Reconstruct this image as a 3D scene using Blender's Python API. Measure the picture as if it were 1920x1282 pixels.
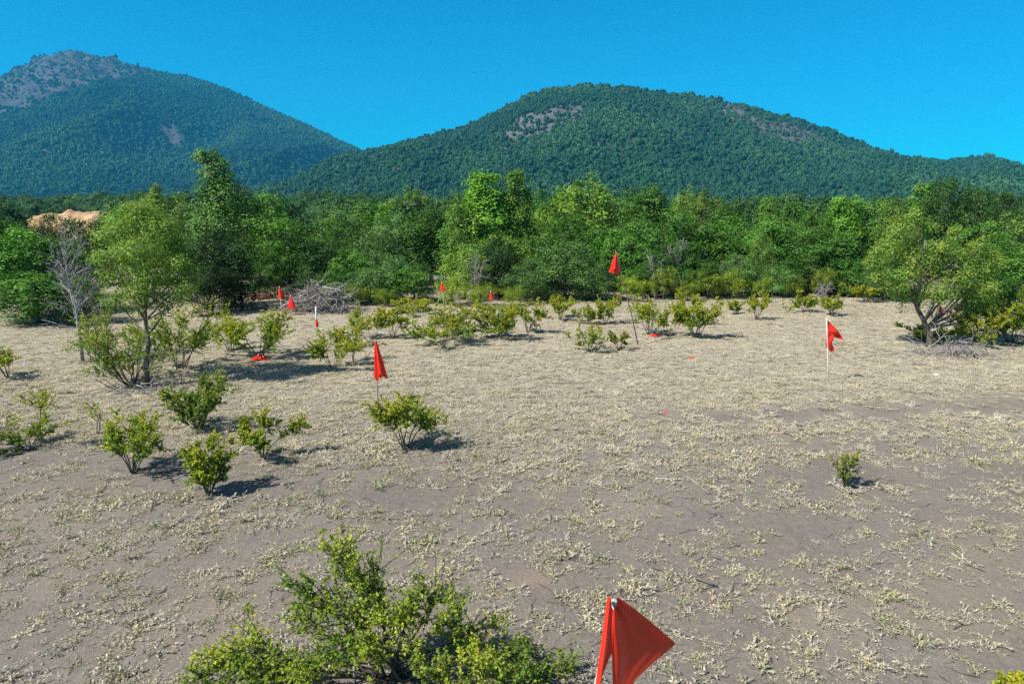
import bpy, bmesh, math
import numpy as np
from mathutils import Vector

for _o in list(bpy.data.objects):
    bpy.data.objects.remove(_o)
scene = bpy.context.scene
COL = scene.collection
R = math.radians

# ------------------------------------------------------------------ camera
CAM_H, PITCH, FPX = 5.0, R(10.65), 1281.0
cam_d = bpy.data.cameras.new('camera')
cam_d.sensor_width = 36.0
cam_d.lens = 36.0 * FPX / 1920.0
cam_d.clip_start, cam_d.clip_end = 0.1, 20000.0
cam = bpy.data.objects.new('camera', cam_d)
cam.location = (0, 0, CAM_H)
cam.rotation_euler = (R(90) - PITCH, 0, 0)
COL.objects.link(cam)
scene.camera = cam

# ------------------------------------------------------------------ sky, sun, exposure
SUN_EL, SUN_AZ = R(47), R(-120)
world = bpy.data.worlds.new("World")
scene.world = world
world.use_nodes = True
wn, wl = world.node_tree.nodes, world.node_tree.links
wn.clear()
w_out = wn.new('ShaderNodeOutputWorld')
w_bg = wn.new('ShaderNodeBackground')
w_sky = wn.new('ShaderNodeTexSky')
w_sky.sky_type = 'NISHITA'
w_sky.sun_disc = False
w_sky.sun_elevation = SUN_EL
w_sky.sun_rotation = SUN_AZ
w_sky.altitude = 400.0
w_sky.air_density = 1.0
w_sky.dust_density = 0.3
w_sky.ozone_density = 1.5
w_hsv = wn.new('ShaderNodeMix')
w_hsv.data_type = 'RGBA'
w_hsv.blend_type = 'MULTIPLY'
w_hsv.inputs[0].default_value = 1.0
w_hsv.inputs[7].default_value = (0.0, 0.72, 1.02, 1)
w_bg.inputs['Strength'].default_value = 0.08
w_high = wn.new('ShaderNodeHueSaturation')  # upper sky, out of view: dimmed and desaturated to darken and neutralise shadows
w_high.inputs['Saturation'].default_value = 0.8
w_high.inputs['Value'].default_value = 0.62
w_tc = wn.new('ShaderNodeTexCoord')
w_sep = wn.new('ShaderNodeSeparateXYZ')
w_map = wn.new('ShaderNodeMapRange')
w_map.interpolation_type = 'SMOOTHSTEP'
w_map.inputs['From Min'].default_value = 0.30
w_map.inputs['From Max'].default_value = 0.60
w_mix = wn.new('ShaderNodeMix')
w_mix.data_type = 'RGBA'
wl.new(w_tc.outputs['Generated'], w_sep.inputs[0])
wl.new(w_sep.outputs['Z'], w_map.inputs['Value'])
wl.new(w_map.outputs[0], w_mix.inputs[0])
wl.new(w_sky.outputs[0], w_hsv.inputs[6])
wl.new(w_sky.outputs[0], w_high.inputs['Color'])
wl.new(w_hsv.outputs[2], w_mix.inputs[6])
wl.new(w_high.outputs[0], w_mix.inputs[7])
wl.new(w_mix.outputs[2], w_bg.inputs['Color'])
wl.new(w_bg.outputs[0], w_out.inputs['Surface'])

sun_d = bpy.data.lights.new('sun', 'SUN')
sun_d.energy = 5.0
sun_d.angle = R(0.5)
sun_d.color = (1.0, 0.93, 0.82)
sun = bpy.data.objects.new('sun', sun_d)
SUN_TO = Vector((0.86 * math.cos(SUN_EL), 0.5 * math.cos(SUN_EL), -math.sin(SUN_EL))).normalized()
sun.rotation_euler = SUN_TO.to_track_quat('-Z', 'Y').to_euler()
sun.location = (-60, -40, 80)
COL.objects.link(sun)

scene.view_settings.view_transform = 'Standard'
scene.view_settings.look = 'None'
scene.view_settings.exposure = 0.85
scene.view_settings.gamma = 1.0
scene.render.engine = 'CYCLES'
scene.cycles.max_bounces = 6
scene.cycles.diffuse_bounces = 3
scene.cycles.glossy_bounces = 2
scene.cycles.transmission_bounces = 4
scene.cycles.volume_bounces = 0
scene.cycles.use_denoising = False
scene.cycles.sample_clamp_indirect = 6.0

# ------------------------------------------------------------------ maths helpers
CP, SP = math.cos(PITCH), math.sin(PITCH)


def ray(px, py):
    """direction through a pixel of the 1920 x 1282 photograph"""
    u, v = (px - 960.0) / FPX, (641.0 - py) / FPX
    return np.array([u, CP + v * SP, -SP + v * CP])


def on_ground(px, py, z=0.0):
    d = ray(px, py)
    t = (z - CAM_H) / d[2]
    return np.array([d[0] * t, d[1] * t, z])


def at_depth(px, py, y):
    d = ray(px, py)
    return np.array([0, 0, CAM_H]) + d * (y / d[1])


def _hash(ix, iy, seed):
    h = (ix.astype(np.int64) * 374761393 + iy.astype(np.int64) * 668265263 + seed * 1442695041) & 0xFFFFFFFF
    h = ((h ^ (h >> 13)) * 1274126177) & 0xFFFFFFFF
    return ((h ^ (h >> 16)) & 0xFFFFFF) / float(0xFFFFFF)


def vnoise(x, y, seed=0):
    x, y = np.asarray(x, float), np.asarray(y, float)
    ix, iy = np.floor(x), np.floor(y)
    fx, fy = x - ix, y - iy
    fx, fy = fx * fx * (3 - 2 * fx), fy * fy * (3 - 2 * fy)
    a, b = _hash(ix, iy, seed), _hash(ix + 1, iy, seed)
    c, d = _hash(ix, iy + 1, seed), _hash(ix + 1, iy + 1, seed)
    return (a + (b - a) * fx) * (1 - fy) + (c + (d - c) * fx) * fy


def fbm(x, y, seed=0, octaves=4):
    s, amp, tot = 0.0, 1.0, 0.0
    for o in range(octaves):
        s = s + amp * vnoise(x * 2 ** o, y * 2 ** o, seed + o * 17)
        tot += amp
        amp *= 0.5
    return s / tot


def unit(a):
    a = np.asarray(a, float)
    return a / np.maximum(np.linalg.norm(a, axis=-1, keepdims=True), 1e-9)


def smooth(a, b, x):
    t = np.clip((np.asarray(x, float) - a) / (b - a), 0, 1)
    return t * t * (3 - 2 * t)


# ------------------------------------------------------------------ mesh helpers
class MB:
    """collects faces (quads and triangles) with a colour per vertex"""

    def __init__(self):
        self.v, self.f4, self.f3, self.c, self.n = [], [], [], [], 0

    def add(self, verts, quads=None, tris=None, col=(1, 1, 1)):
        verts = np.asarray(verts, float).reshape(-1, 3)
        col = np.asarray(col, float)
        if col.ndim == 1:
            col = np.tile(col[:3], (len(verts), 1))
        self.v.append(verts)
        self.c.append(col)
        if quads is not None and len(quads):
            self.f4.append(np.asarray(quads, np.int64) + self.n)
        if tris is not None and len(tris):
            self.f3.append(np.asarray(tris, np.int64) + self.n)
        self.n += len(verts)

    def mesh(self, name, mat, smooth_faces=False):
        v = np.concatenate(self.v) if self.v else np.zeros((0, 3))
        c = np.concatenate(self.c) if self.c else np.zeros((0, 3))
        f4 = np.concatenate(self.f4) if self.f4 else np.zeros((0, 4), np.int64)
        f3 = np.concatenate(self.f3) if self.f3 else np.zeros((0, 3), np.int64)
        me = bpy.data.meshes.new(name)
        me.vertices.add(len(v))
        me.vertices.foreach_set('co', v.astype(np.float32).ravel())
        nl = f4.size + f3.size
        me.loops.add(nl)
        me.loops.foreach_set('vertex_index', np.concatenate([f4.ravel(), f3.ravel()]).astype(np.int32))
        me.polygons.add(len(f4) + len(f3))
        starts = np.concatenate([np.arange(len(f4)) * 4, f4.size + np.arange(len(f3)) * 3])
        me.polygons.foreach_set('loop_start', starts.astype(np.int32))
        if smooth_faces:
            me.polygons.foreach_set('use_smooth', np.ones(len(f4) + len(f3), bool))
        at = me.attributes.new('tint', 'FLOAT_COLOR', 'POINT')
        at.data.foreach_set('color', np.concatenate([c, np.ones((len(c), 1))], 1).astype(np.float32).ravel())
        me.update()
        me.validate()
        if mat:
            me.materials.append(mat)
        return me

    def build(self, name, mat, parent=None, smooth_faces=False):
        o = bpy.data.objects.new(name, self.mesh(name, mat, smooth_faces))
        COL.objects.link(o)
        if parent is not None:
            o.parent = parent
        return o


def add_tube(mb, pts, radii, sides=5, col=(1, 1, 1), cap=True):
    pts = np.asarray(pts, float)
    radii = np.broadcast_to(np.asarray(radii, float), (len(pts),))
    n = len(pts)
    tang = unit(np.gradient(pts, axis=0))
    ref = np.array([0.31, 0.87, 0.38])
    a = unit(np.cross(tang, ref))
    b = np.cross(tang, a)
    ang = np.arange(sides) * 2 * np.pi / sides
    ring = (pts[:, None] + radii[:, None, None] * (a[:, None] * np.cos(ang)[None, :, None] + b[:, None] * np.sin(ang)[None, :, None]))
    idx = np.arange(n * sides).reshape(n, sides)
    nx = np.roll(idx, -1, 1)
    q = np.stack([idx[:-1], nx[:-1], nx[1:], idx[1:]], -1).reshape(-1, 4)
    v = ring.reshape(-1, 3)
    tris = None
    if cap:
        v = np.concatenate([v, pts[-1:], pts[:1]])
        k = n * sides
        tris = [(idx[-1, i], nx[-1, i], k) for i in range(sides)] + [(nx[0, i], idx[0, i], k + 1) for i in range(sides)]
    mb.add(v, q, tris, col)


def add_leaves(mb, pos, axis, normal, length, width, tint):
    """folded four-sided leaves, one quad each"""
    n = len(pos)
    if n == 0:
        return
    axis = unit(axis)
    side = unit(np.cross(normal, axis))
    nrm = np.cross(axis, side)
    L = np.broadcast_to(np.asarray(length, float), (n,))[:, None]
    W = np.broadcast_to(np.asarray(width, float), (n,))[:, None]
    v = np.empty((n, 4, 3))
    v[:, 0] = pos
    v[:, 1] = pos + axis * L * 0.45 + side * W * 0.5 + nrm * W * 0.16
    v[:, 2] = pos + axis * L
    v[:, 3] = pos + axis * L * 0.45 - side * W * 0.5 + nrm * W * 0.16
    mb.add(v.reshape(-1, 3), np.arange(n * 4).reshape(n, 4), None, np.repeat(tint, 4, 0))


def rand_dirs(rng, n):
    return unit(rng.normal(size=(n, 3)))


def tag(o, label=None, cat=None, group=None, kind=None):
    if label:
        o['label'] = label
    if cat:
        o['category'] = cat
    if group:
        o['group'] = group
    if kind:
        o['kind'] = kind
    return o


def empty(name, loc, rz=0.0):
    o = bpy.data.objects.new(name, None)
    o.empty_display_size = 0.3
    o.location = loc
    o.rotation_euler = (0, 0, rz)
    COL.objects.link(o)
    return o


# ------------------------------------------------------------------ materials
def new_mat(name):
    m = bpy.data.materials.new(name)
    m.use_nodes = True
    nt = m.node_tree
    nt.nodes.clear()
    out = nt.nodes.new('ShaderNodeOutputMaterial')
    return m, nt, out


def math_node(nt, op, a, b=None):
    n = nt.nodes.new('ShaderNodeMath')
    n.operation = op
    for i, x in enumerate((a, b)):
        if x is None:
            continue
        if isinstance(x, (int, float)):
            n.inputs[i].default_value = x
        else:
            nt.links.new(x, n.inputs[i])
    return n.outputs[0]


def mix_col(nt, mode, fac, a, b):
    n = nt.nodes.new('ShaderNodeMix')
    n.data_type = 'RGBA'
    n.blend_type = mode
    n.clamp_result = False
    for s, x in ((n.inputs[0], fac), (n.inputs[6], a), (n.inputs[7], b)):
        if isinstance(x, (int, float)):
            s.default_value = x
        elif isinstance(x, tuple):
            s.default_value = (*x, 1)
        else:
            nt.links.new(x, s)
    return n.outputs[2]


def noise_tex(nt, scale, detail=4, rough=0.55, coord='Object'):
    tc = nt.nodes.new('ShaderNodeTexCoord')
    t = nt.nodes.new('ShaderNodeTexNoise')
    t.inputs['Scale'].default_value = scale
    t.inputs['Detail'].default_value = detail
    t.inputs['Roughness'].default_value = rough
    nt.links.new(tc.outputs[coord], t.inputs['Vector'])
    return t.outputs['Fac']


def ramp(nt, fac, stops):
    r = nt.nodes.new('ShaderNodeValToRGB')
    el = r.color_ramp.elements
    while len(el) < len(stops):
        el.new(0.5)
    for e, (p, c) in zip(el, stops):
        e.position = p
        e.color = (*c, 1)
    nt.links.new(fac, r.inputs['Fac'])
    return r.outputs['Color']


def leaf_material(name, translucent=0.3, rough=0.5, random_tint=0.0, through=(1.2, 1.3, 0.6)):
    m, nt, out = new_mat(name)
    at = nt.nodes.new('ShaderNodeAttribute')
    at.attribute_name = 'tint'
    oi = nt.nodes.new('ShaderNodeObjectInfo')
    col = mix_col(nt, 'MULTIPLY', 1.0, at.outputs['Color'], oi.outputs['Color'])
    if random_tint:
        rc = ramp(nt, oi.outputs['Random'], [(0.0, (1 - random_tint, 1 - random_tint, 1 - random_tint)),
                                             (0.5, (1, 1, 1)), (1.0, (1 + random_tint * 1.2, 1 + random_tint, 1 - random_tint * 0.3))])
        col = mix_col(nt, 'MULTIPLY', 1.0, col, rc)
    pb = nt.nodes.new('ShaderNodeBsdfPrincipled')
    pb.inputs['Roughness'].default_value = rough
    pb.inputs['Specular IOR Level'].default_value = 0.22
    nt.links.new(col, pb.inputs['Base Color'])
    tr = nt.nodes.new('ShaderNodeBsdfTranslucent')
    tcol = mix_col(nt, 'MULTIPLY', 1.0, col, through)
    nt.links.new(tcol, tr.inputs['Color'])
    mx = nt.nodes.new('ShaderNodeMixShader')
    mx.inputs[0].default_value = translucent
    nt.links.new(pb.outputs[0], mx.inputs[1])
    nt.links.new(tr.outputs[0], mx.inputs[2])
    nt.links.new(mx.outputs[0], out.inputs['Surface'])
    return m


def solid_material(name, c0, c1, scale=8.0, rough=0.8, bump=0.0, spec=0.3, use_tint=False, coord='Object'):
    m, nt, out = new_mat(name)
    f = noise_tex(nt, scale, 5, 0.6, coord)
    col = ramp(nt, f, [(0.3, c0), (0.7, c1)])
    if use_tint:
        at = nt.nodes.new('ShaderNodeAttribute')
        at.attribute_name = 'tint'
        col = mix_col(nt, 'MULTIPLY', 1.0, col, at.outputs['Color'])
    pb = nt.nodes.new('ShaderNodeBsdfPrincipled')
    pb.inputs['Roughness'].default_value = rough
    pb.inputs['Specular IOR Level'].default_value = spec
    nt.links.new(col, pb.inputs['Base Color'])
    if bump:
        b = nt.nodes.new('ShaderNodeBump')
        b.inputs['Strength'].default_value = 0.6
        b.inputs['Distance'].default_value = bump
        nt.links.new(noise_tex(nt, scale * 3, 6, 0.65, coord), b.inputs['Height'])
        nt.links.new(b.outputs[0], pb.inputs['Normal'])
    nt.links.new(pb.outputs[0], out.inputs['Surface'])
    return m


M_LEAF = leaf_material('leaf', 0.44, 0.55)
M_FOREST = leaf_material('forest_leaf', 0.2, 0.55, 0.18)
M_GRASS = leaf_material('dry_grass', 0.2, 0.8, 0.14, (1.05, 1.0, 0.85))
M_HILLTREE = leaf_material('hill_tree', 0.0, 0.9, 0.13)
M_BARK = solid_material('bark', (0.07, 0.055, 0.045), (0.17, 0.145, 0.125), 14, 0.9, 0.01)
M_DEAD = solid_material('dead_wood', (0.17, 0.155, 0.15), (0.36, 0.34, 0.33), 9, 0.9, 0.005)
M_BLEACH = solid_material('bleached_bark', (0.21, 0.205, 0.205), (0.38, 0.375, 0.375), 9, 0.9, 0.005)
M_STICK = solid_material('stick_wood', (0.07, 0.06, 0.055), (0.15, 0.135, 0.125), 9, 0.9, 0.003)
M_PALE = solid_material('bleached_wood', (0.36, 0.33, 0.29), (0.55, 0.52, 0.47), 9, 0.8, 0.002)
M_PVC = solid_material('white_pipe', (0.62, 0.61, 0.6), (0.78, 0.77, 0.75), 6, 0.45, 0.0)
M_STONE = solid_material('stone', (0.5, 0.48, 0.45), (0.72, 0.7, 0.66), 12, 0.8, 0.01)
M_PEBBLE = solid_material('pebble', (0.10, 0.09, 0.085), (0.34, 0.32, 0.30), 30, 0.9)
M_EARTH = solid_material('sandy_earth', (0.30, 0.19, 0.10), (0.50, 0.34, 0.20), 0.35, 0.95, 0.3)
M_MOUND = solid_material('brown_earth', (0.16, 0.08, 0.06), (0.3, 0.17, 0.13), 2, 0.95, 0.05)


def flag_material():
    m, nt, out = new_mat('red_flag_cloth')
    f = noise_tex(nt, 5, 4)
    col = ramp(nt, f, [(0.3, (0.70, 0.024, 0.010)), (0.7, (0.82, 0.042, 0.016))])
    pb = nt.nodes.new('ShaderNodeBsdfPrincipled')
    pb.inputs['Roughness'].default_value = 0.38
    pb.inputs['Specular IOR Level'].default_value = 0.5
    nt.links.new(col, pb.inputs['Base Color'])
    tr = nt.nodes.new('ShaderNodeBsdfTranslucent')
    tr.inputs['Color'].default_value = (0.9, 0.06, 0.015, 1)
    mx = nt.nodes.new('ShaderNodeMixShader')
    mx.inputs[0].default_value = 0.28
    nt.links.new(pb.outputs[0], mx.inputs[1])
    nt.links.new(tr.outputs[0], mx.inputs[2])
    nt.links.new(mx.outputs[0], out.inputs['Surface'])
    return m


M_FLAG = flag_material()

# ------------------------------------------------------------------ instanced stuff
HIDDEN = []


def loose_object(name, me):
    """a source shape for geometry-node stuff; never linked to the scene"""
    o = bpy.data.objects.new(name, me)
    HIDDEN.append(o)
    return o


def scatter(name, pts, rot, scl, vid, variants, kind='stuff'):
    me = bpy.data.meshes.new(name)
    n = len(pts)
    me.vertices.add(n)
    me.vertices.foreach_set('co', np.asarray(pts, np.float32).ravel())
    for nm, arr in (('rot', rot), ('scl', scl)):
        a = me.attributes.new(nm, 'FLOAT_VECTOR', 'POINT')
        a.data.foreach_set('vector', np.asarray(arr, np.float32).ravel())
    a = me.attributes.new('vid', 'INT', 'POINT')
    a.data.foreach_set('value', np.asarray(vid, np.int32))
    ng = bpy.data.node_groups.new(name + '_scatter', 'GeometryNodeTree')
    ng.interface.new_socket('Geometry', in_out='INPUT', socket_type='NodeSocketGeometry')
    ng.interface.new_socket('Geometry', in_out='OUTPUT', socket_type='NodeSocketGeometry')
    N, Lk = ng.nodes, ng.links
    gi, go = N.new('NodeGroupInput'), N.new('NodeGroupOutput')
    join = N.new('GeometryNodeJoinGeometry')

    def named(nm, t):
        q = N.new('GeometryNodeInputNamedAttribute')
        q.data_type = t
        q.inputs['Name'].default_value = nm
        return q.outputs['Attribute']
    e2r = N.new('FunctionNodeEulerToRotation')
    Lk.new(named('rot', 'FLOAT_VECTOR'), e2r.inputs[0])
    sc = named('scl', 'FLOAT_VECTOR')
    vi = named('vid', 'INT')
    for i, src in enumerate(variants):
        cmp_ = N.new('FunctionNodeCompare')
        cmp_.data_type = 'INT'
        cmp_.operation = 'EQUAL'
        ins = [s for s in cmp_.inputs if s.type == 'INT']
        Lk.new(vi, ins[0])
        ins[1].default_value = i
        oi = N.new('GeometryNodeObjectInfo')
        oi.inputs['Object'].default_value = src
        oi.inputs['As Instance'].default_value = True
        ip = N.new('GeometryNodeInstanceOnPoints')
        Lk.new(gi.outputs[0], ip.inputs['Points'])
        Lk.new(cmp_.outputs[0], ip.inputs['Selection'])
        Lk.new(oi.outputs['Geometry'], ip.inputs['Instance'])
        Lk.new(e2r.outputs[0], ip.inputs['Rotation'])
        Lk.new(sc, ip.inputs['Scale'])
        Lk.new(ip.outputs[0], join.inputs[0])
    Lk.new(join.outputs[0], go.inputs[0])
    o = bpy.data.objects.new(name, me)
    COL.objects.link(o)
    md = o.modifiers.new('scatter', 'NODES')
    md.node_group = ng
    o['kind'] = kind
    return o


# ------------------------------------------------------------------ ground
def gheight(x, y):
    x, y = np.asarray(x, float), np.asarray(y, float)
    near = 1 - smooth(60, 120, np.hypot(x, y))
    return near * ((fbm(x * 0.16, y * 0.16, 3, 3) - 0.5) * 0.22 + (fbm(x * 1.1, y * 1.1, 9, 3) - 0.5) * 0.06)


def gz(x, y):
    return float(gheight(np.array([x]), np.array([y]))[0])


def cover_at(x, y):
    """how much of the soil the dead grass covers: bare in front, thick towards the wood, worn along a track"""
    x, y = np.asarray(x, float), np.asarray(y, float)
    n = fbm(x * 0.33, y * 0.45, 21, 4)
    n2 = fbm(x * 1.3, y * 1.3, 41, 3)
    c = 0.64 + 0.32 * smooth(12.5, 24, y) + (n - 0.5) * 0.42 + (n2 - 0.5) * 0.5
    track = np.exp(-((y - (16.7 + 0.10 * (x - 6))) / 0.75) ** 2) * smooth(1.0, 6.0, x)
    track2 = np.exp(-((y - (12.4 + 0.05 * (x - 6))) / 0.6) ** 2) * smooth(4.0, 7.0, x)
    c = c - 0.5 * track - 0.2 * track2
    for (cx, cy, r, k) in BARE:
        c = c - k * np.exp(-(((x - cx) / r) ** 2 + ((y - cy) / (r * 0.7)) ** 2))
    return np.clip(c, 0, 1)


BARE = []
for px, py, r, k in ((1000, 1095, 0.55, 0.8), (300, 890, 1.0, 0.35), (440, 930, 0.8, 0.4), (60, 860, 1.2, 0.4), (700, 930, 1.2, 0.3), (1480, 990, 1.2, 0.25)):
    q = on_ground(px, py)
    BARE.append((q[0], q[1], r, k))


def ground_material():
    m, nt, out = new_mat('meadow_soil')
    at = nt.nodes.new('ShaderNodeAttribute')
    at.attribute_name = 'tint'
    sep = nt.nodes.new('ShaderNodeSeparateColor')
    nt.links.new(at.outputs['Color'], sep.inputs[0])
    fine = noise_tex(nt, 9.0, 8, 0.7)
    grit = noise_tex(nt, 60.0, 4, 0.7)
    broad = noise_tex(nt, 0.55, 4, 0.6)
    soil = ramp(nt, fine, [(0.25, (0.104, 0.095, 0.087)), (0.5, (0.143, 0.132, 0.123)), (0.8, (0.188, 0.175, 0.164))])
    grain = ramp(nt, noise_tex(nt, 38.0, 6, 0.8), [(0.36, (0.62, 0.62, 0.62)), (0.5, (1, 1, 1)), (0.66, (1.28, 1.27, 1.25))])
    soil = mix_col(nt, 'MULTIPLY', 1.0, soil, grain)
    warm = ramp(nt, broad, [(0.35, (1, 1, 1.02)), (0.7, (1.06, 0.98, 0.92))])
    soil = mix_col(nt, 'MULTIPLY', 1.0, soil, warm)
    soil = mix_col(nt, 'MIX', sep.outputs[1], soil, (0.25, 0.20, 0.16))
    straw = ramp(nt, fine, [(0.25, (0.36, 0.32, 0.245)), (0.55, (0.47, 0.425, 0.33)), (0.8, (0.56, 0.51, 0.405))])
    lit = math_node(nt, 'MULTIPLY', grit, 1.1)
    k = math_node(nt, 'MULTIPLY', sep.outputs[0], lit)
    k2 = math_node(nt, 'MULTIPLY', k, 1.3)
    n = nt.nodes.new('ShaderNodeClamp')
    nt.links.new(k2, n.inputs[0])
    col = mix_col(nt, 'MIX', n.outputs[0], soil, straw)
    pb = nt.nodes.new('ShaderNodeBsdfPrincipled')
    pb.inputs['Roughness'].default_value = 0.95
    pb.inputs['Specular IOR Level'].default_value = 0.15
    nt.links.new(col, pb.inputs['Base Color'])
    b1 = nt.nodes.new('ShaderNodeBump')
    b1.inputs['Strength'].default_value = 0.7
    b1.inputs['Distance'].default_value = 0.04
    nt.links.new(noise_tex(nt, 14.0, 8, 0.7), b1.inputs['Height'])
    nt.links.new(b1.outputs[0], pb.inputs['Normal'])
    nt.links.new(pb.outputs[0], out.inputs['Surface'])
    return m


def grid_faces(nx, ny):
    i = np.arange(nx * ny).reshape(ny, nx)
    return np.stack([i[:-1, :-1], i[:-1, 1:], i[1:, 1:], i[1:, :-1]], -1).reshape(-1, 4)


def build_ground():
    far_ = np.array([50, 56, 64, 75, 90, 120, 170, 250, 400, 700, 1200, 2000, 3500, 6000, 9000.0])
    xs = np.concatenate([-far_[::-1], np.arange(-46, 46.01, 0.3), far_])
    ys = np.concatenate([[-400, -100, -40, -15, -6, -2], np.arange(0, 50, 0.22), far_])
    X, Y = np.meshgrid(xs, ys)
    Z = gheight(X, Y)
    cov = cover_at(X, Y) * (Y < 60) + 0.5 * (Y >= 60)
    a = on_ground(1000, 1095)
    red = np.exp(-(((X - a[0]) / 0.5) ** 2 + ((Y - a[1]) / 0.28) ** 2)) * 0.8
    red += smooth(0.56, 0.75, fbm(X * 0.5, Y * 0.5, 77, 4)) * 0.22
    cov = cov * (0.22 + 0.78 * smooth(12, 22, Y))
    c = np.stack([cov, np.clip(red, 0, 1), cov * 0], -1).reshape(-1, 3)
    mb = MB()
    mb.add(np.stack([X, Y, Z], -1), grid_faces(len(xs), len(ys)), None, c)
    o = mb.build('ground', ground_material(), None, True)
    o['kind'] = 'structure'


build_ground()


# ------------------------------------------------------------------ hill and mountain
def profile(pts, D):
    q = np.array([at_depth(x, y, D) for x, y in pts])
    return q[:, 0], q[:, 2]


HILL_D, HILL_F = 1500.0, 640.0
HP = profile([(-300, 398), (250, 380), (420, 368), (500, 355), (560, 340), (620, 312), (690, 288), (760, 270), (830, 252), (880, 238), (940, 207), (1000, 178), (1060, 169),
              (1110, 166), (1180, 168), (1250, 178), (1330, 188), (1390, 198), (1450, 218), (1520, 236), (1580, 258), (1640, 283),
              (1700, 299), (1760, 305), (1810, 301), (1850, 297), (1885, 306), (1920, 320), (2000, 330), (2150, 340), (2500, 375), (2900, 398)], HILL_D)
MTN_D, MTN_F = 3600.0, 1700.0
MP = profile([(-1500, 395), (-900, 300), (-500, 260), (-260, 235), (-120, 195), (-40, 165), (0, 150), (30, 130), (80, 109), (110, 101), (132, 97), (160, 101), (190, 105), (240, 121), (300, 139), (360, 148),
              (420, 167), (480, 196), (540, 223), (600, 251), (650, 275), (690, 293), (760, 325), (850, 355), (1000, 380), (1400, 396)], MTN_D)


def hill_h(x, y):
    t = (y - HILL_F) / (HILL_D - HILL_F)
    zr = np.interp(x * (HILL_D / np.maximum(y, 300.0)) ** 0.85, *HP)
    front = np.clip(t, 0, 1)
    sh = front ** 1.25 * (1.25 - 0.25 * front)
    back = np.where(t > 1, np.clip(1 - (t - 1) * 1.1, 0, 1), 1)
    rel = (fbm(x * 0.006, y * 0.0035, 5, 4) - 0.5) * 95 * np.clip(front * (1 - front) * 4, 0, 1) * np.clip(zr / 120, 0.1, 1)
    return np.maximum(zr * sh * back + rel, 0) - 2.0 * (t <= 0.0)


def mtn_h(x, y):
    t = (y - MTN_F) / (MTN_D - MTN_F)
    zr = np.interp(x * (MTN_D / np.maximum(y, 900.0)) ** 0.85, *MP)
    front = np.clip(t, 0, 1)
    sh = front ** 1.2 * (1.2 - 0.2 * front)
    back = np.where(t > 1, np.clip(1 - (t - 1) * 1.2, 0, 1), 1)
    rel = (1 - np.abs(fbm(x * 0.0017, y * 0.0008, 15, 4) - 0.5) * 4 - 0.5) * 120 * np.clip(front * (1 - front) * 4, 0, 1) * np.clip(zr / 400, 0.05, 1)
    crag = (fbm(x * 0.028, y * 0.028, 33, 5) - 0.5) * 62 * mtn_rock(x, y)
    return np.maximum(zr * sh * back + rel + crag, 0) - 2.0 * (t <= 0.0)


def blob(x, y, cx, cy, rx, ry):
    return np.exp(-((x - cx) / rx) ** 2 - ((y - cy) / ry) ** 2)


def find_on(hf, px, py, y0, y1):
    d = ray(px, py)
    ys = np.linspace(y0, y1, 600)
    s = ys / d[1]
    h = hf(d[0] * s, ys)
    zz = CAM_H + d[2] * s
    k = np.argmax(h >= zz) if np.any(h >= zz) else 599
    return d[0] * s[k], ys[k]


def mtn_rock(x, y):
    n = fbm(x * 0.006, y * 0.006, 61, 4)
    m = 0.0
    for (cx, cy, rx, ry, k) in MTN_ROCKS:
        m = m + k * blob(x, y, cx, cy, rx, ry)
    return smooth(0.44, 0.62, m * 0.7 + (n - 0.5) * 0.9)


MTN_ROCKS = []


def hill_rock(x, y):
    n = fbm(x * 0.02, y * 0.012, 71, 4)
    m = 0.0
    for (cx, cy, rx, ry, k) in HILL_ROCKS:
        m = m + k * blob(x, y, cx, cy, rx, ry)
    return smooth(0.42, 0.62, m * 0.72 + (n - 0.5) * 1.5)


HILL_ROCKS = []
for px, py, rx, ry, k in ((1000, 218, 75, 75, 0.9), (1060, 212, 50, 70, 0.8), (1388, 220, 40, 120, 2.0), (1450, 246, 45, 100, 1.7), (1535, 256, 75, 100, 1.6), (1660, 294, 60, 90, 1.4), (960, 216, 40, 50, 0.7)):
    cx, cy = find_on(hill_h, px, py, 500, HILL_D)
    HILL_ROCKS.append((cx, cy, rx, ry, k))
_tmp = []
for px, py, rx, ry, k in ((80, 135, 300, 420, 1.3), (20, 160, 260, 420, 1.25), (128, 103, 260, 420, 1.3), (95, 112, 220, 420, 1.2), (60, 128, 220, 420, 1.2), (175, 108, 160, 260, 0.8), (170, 125, 160, 240, 0.9), (338, 264, 45, 70, 1.0), (230, 170, 120, 140, 0.6), (320, 225, 50, 130, 0.5), (270, 140, 90, 100, 0.6)):
    cx, cy = find_on(lambda a, b: mtn_h(a, b), px, py, 1800, MTN_D)
    _tmp.append((cx, cy, rx, ry, k))
MTN_ROCKS += _tmp


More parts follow.
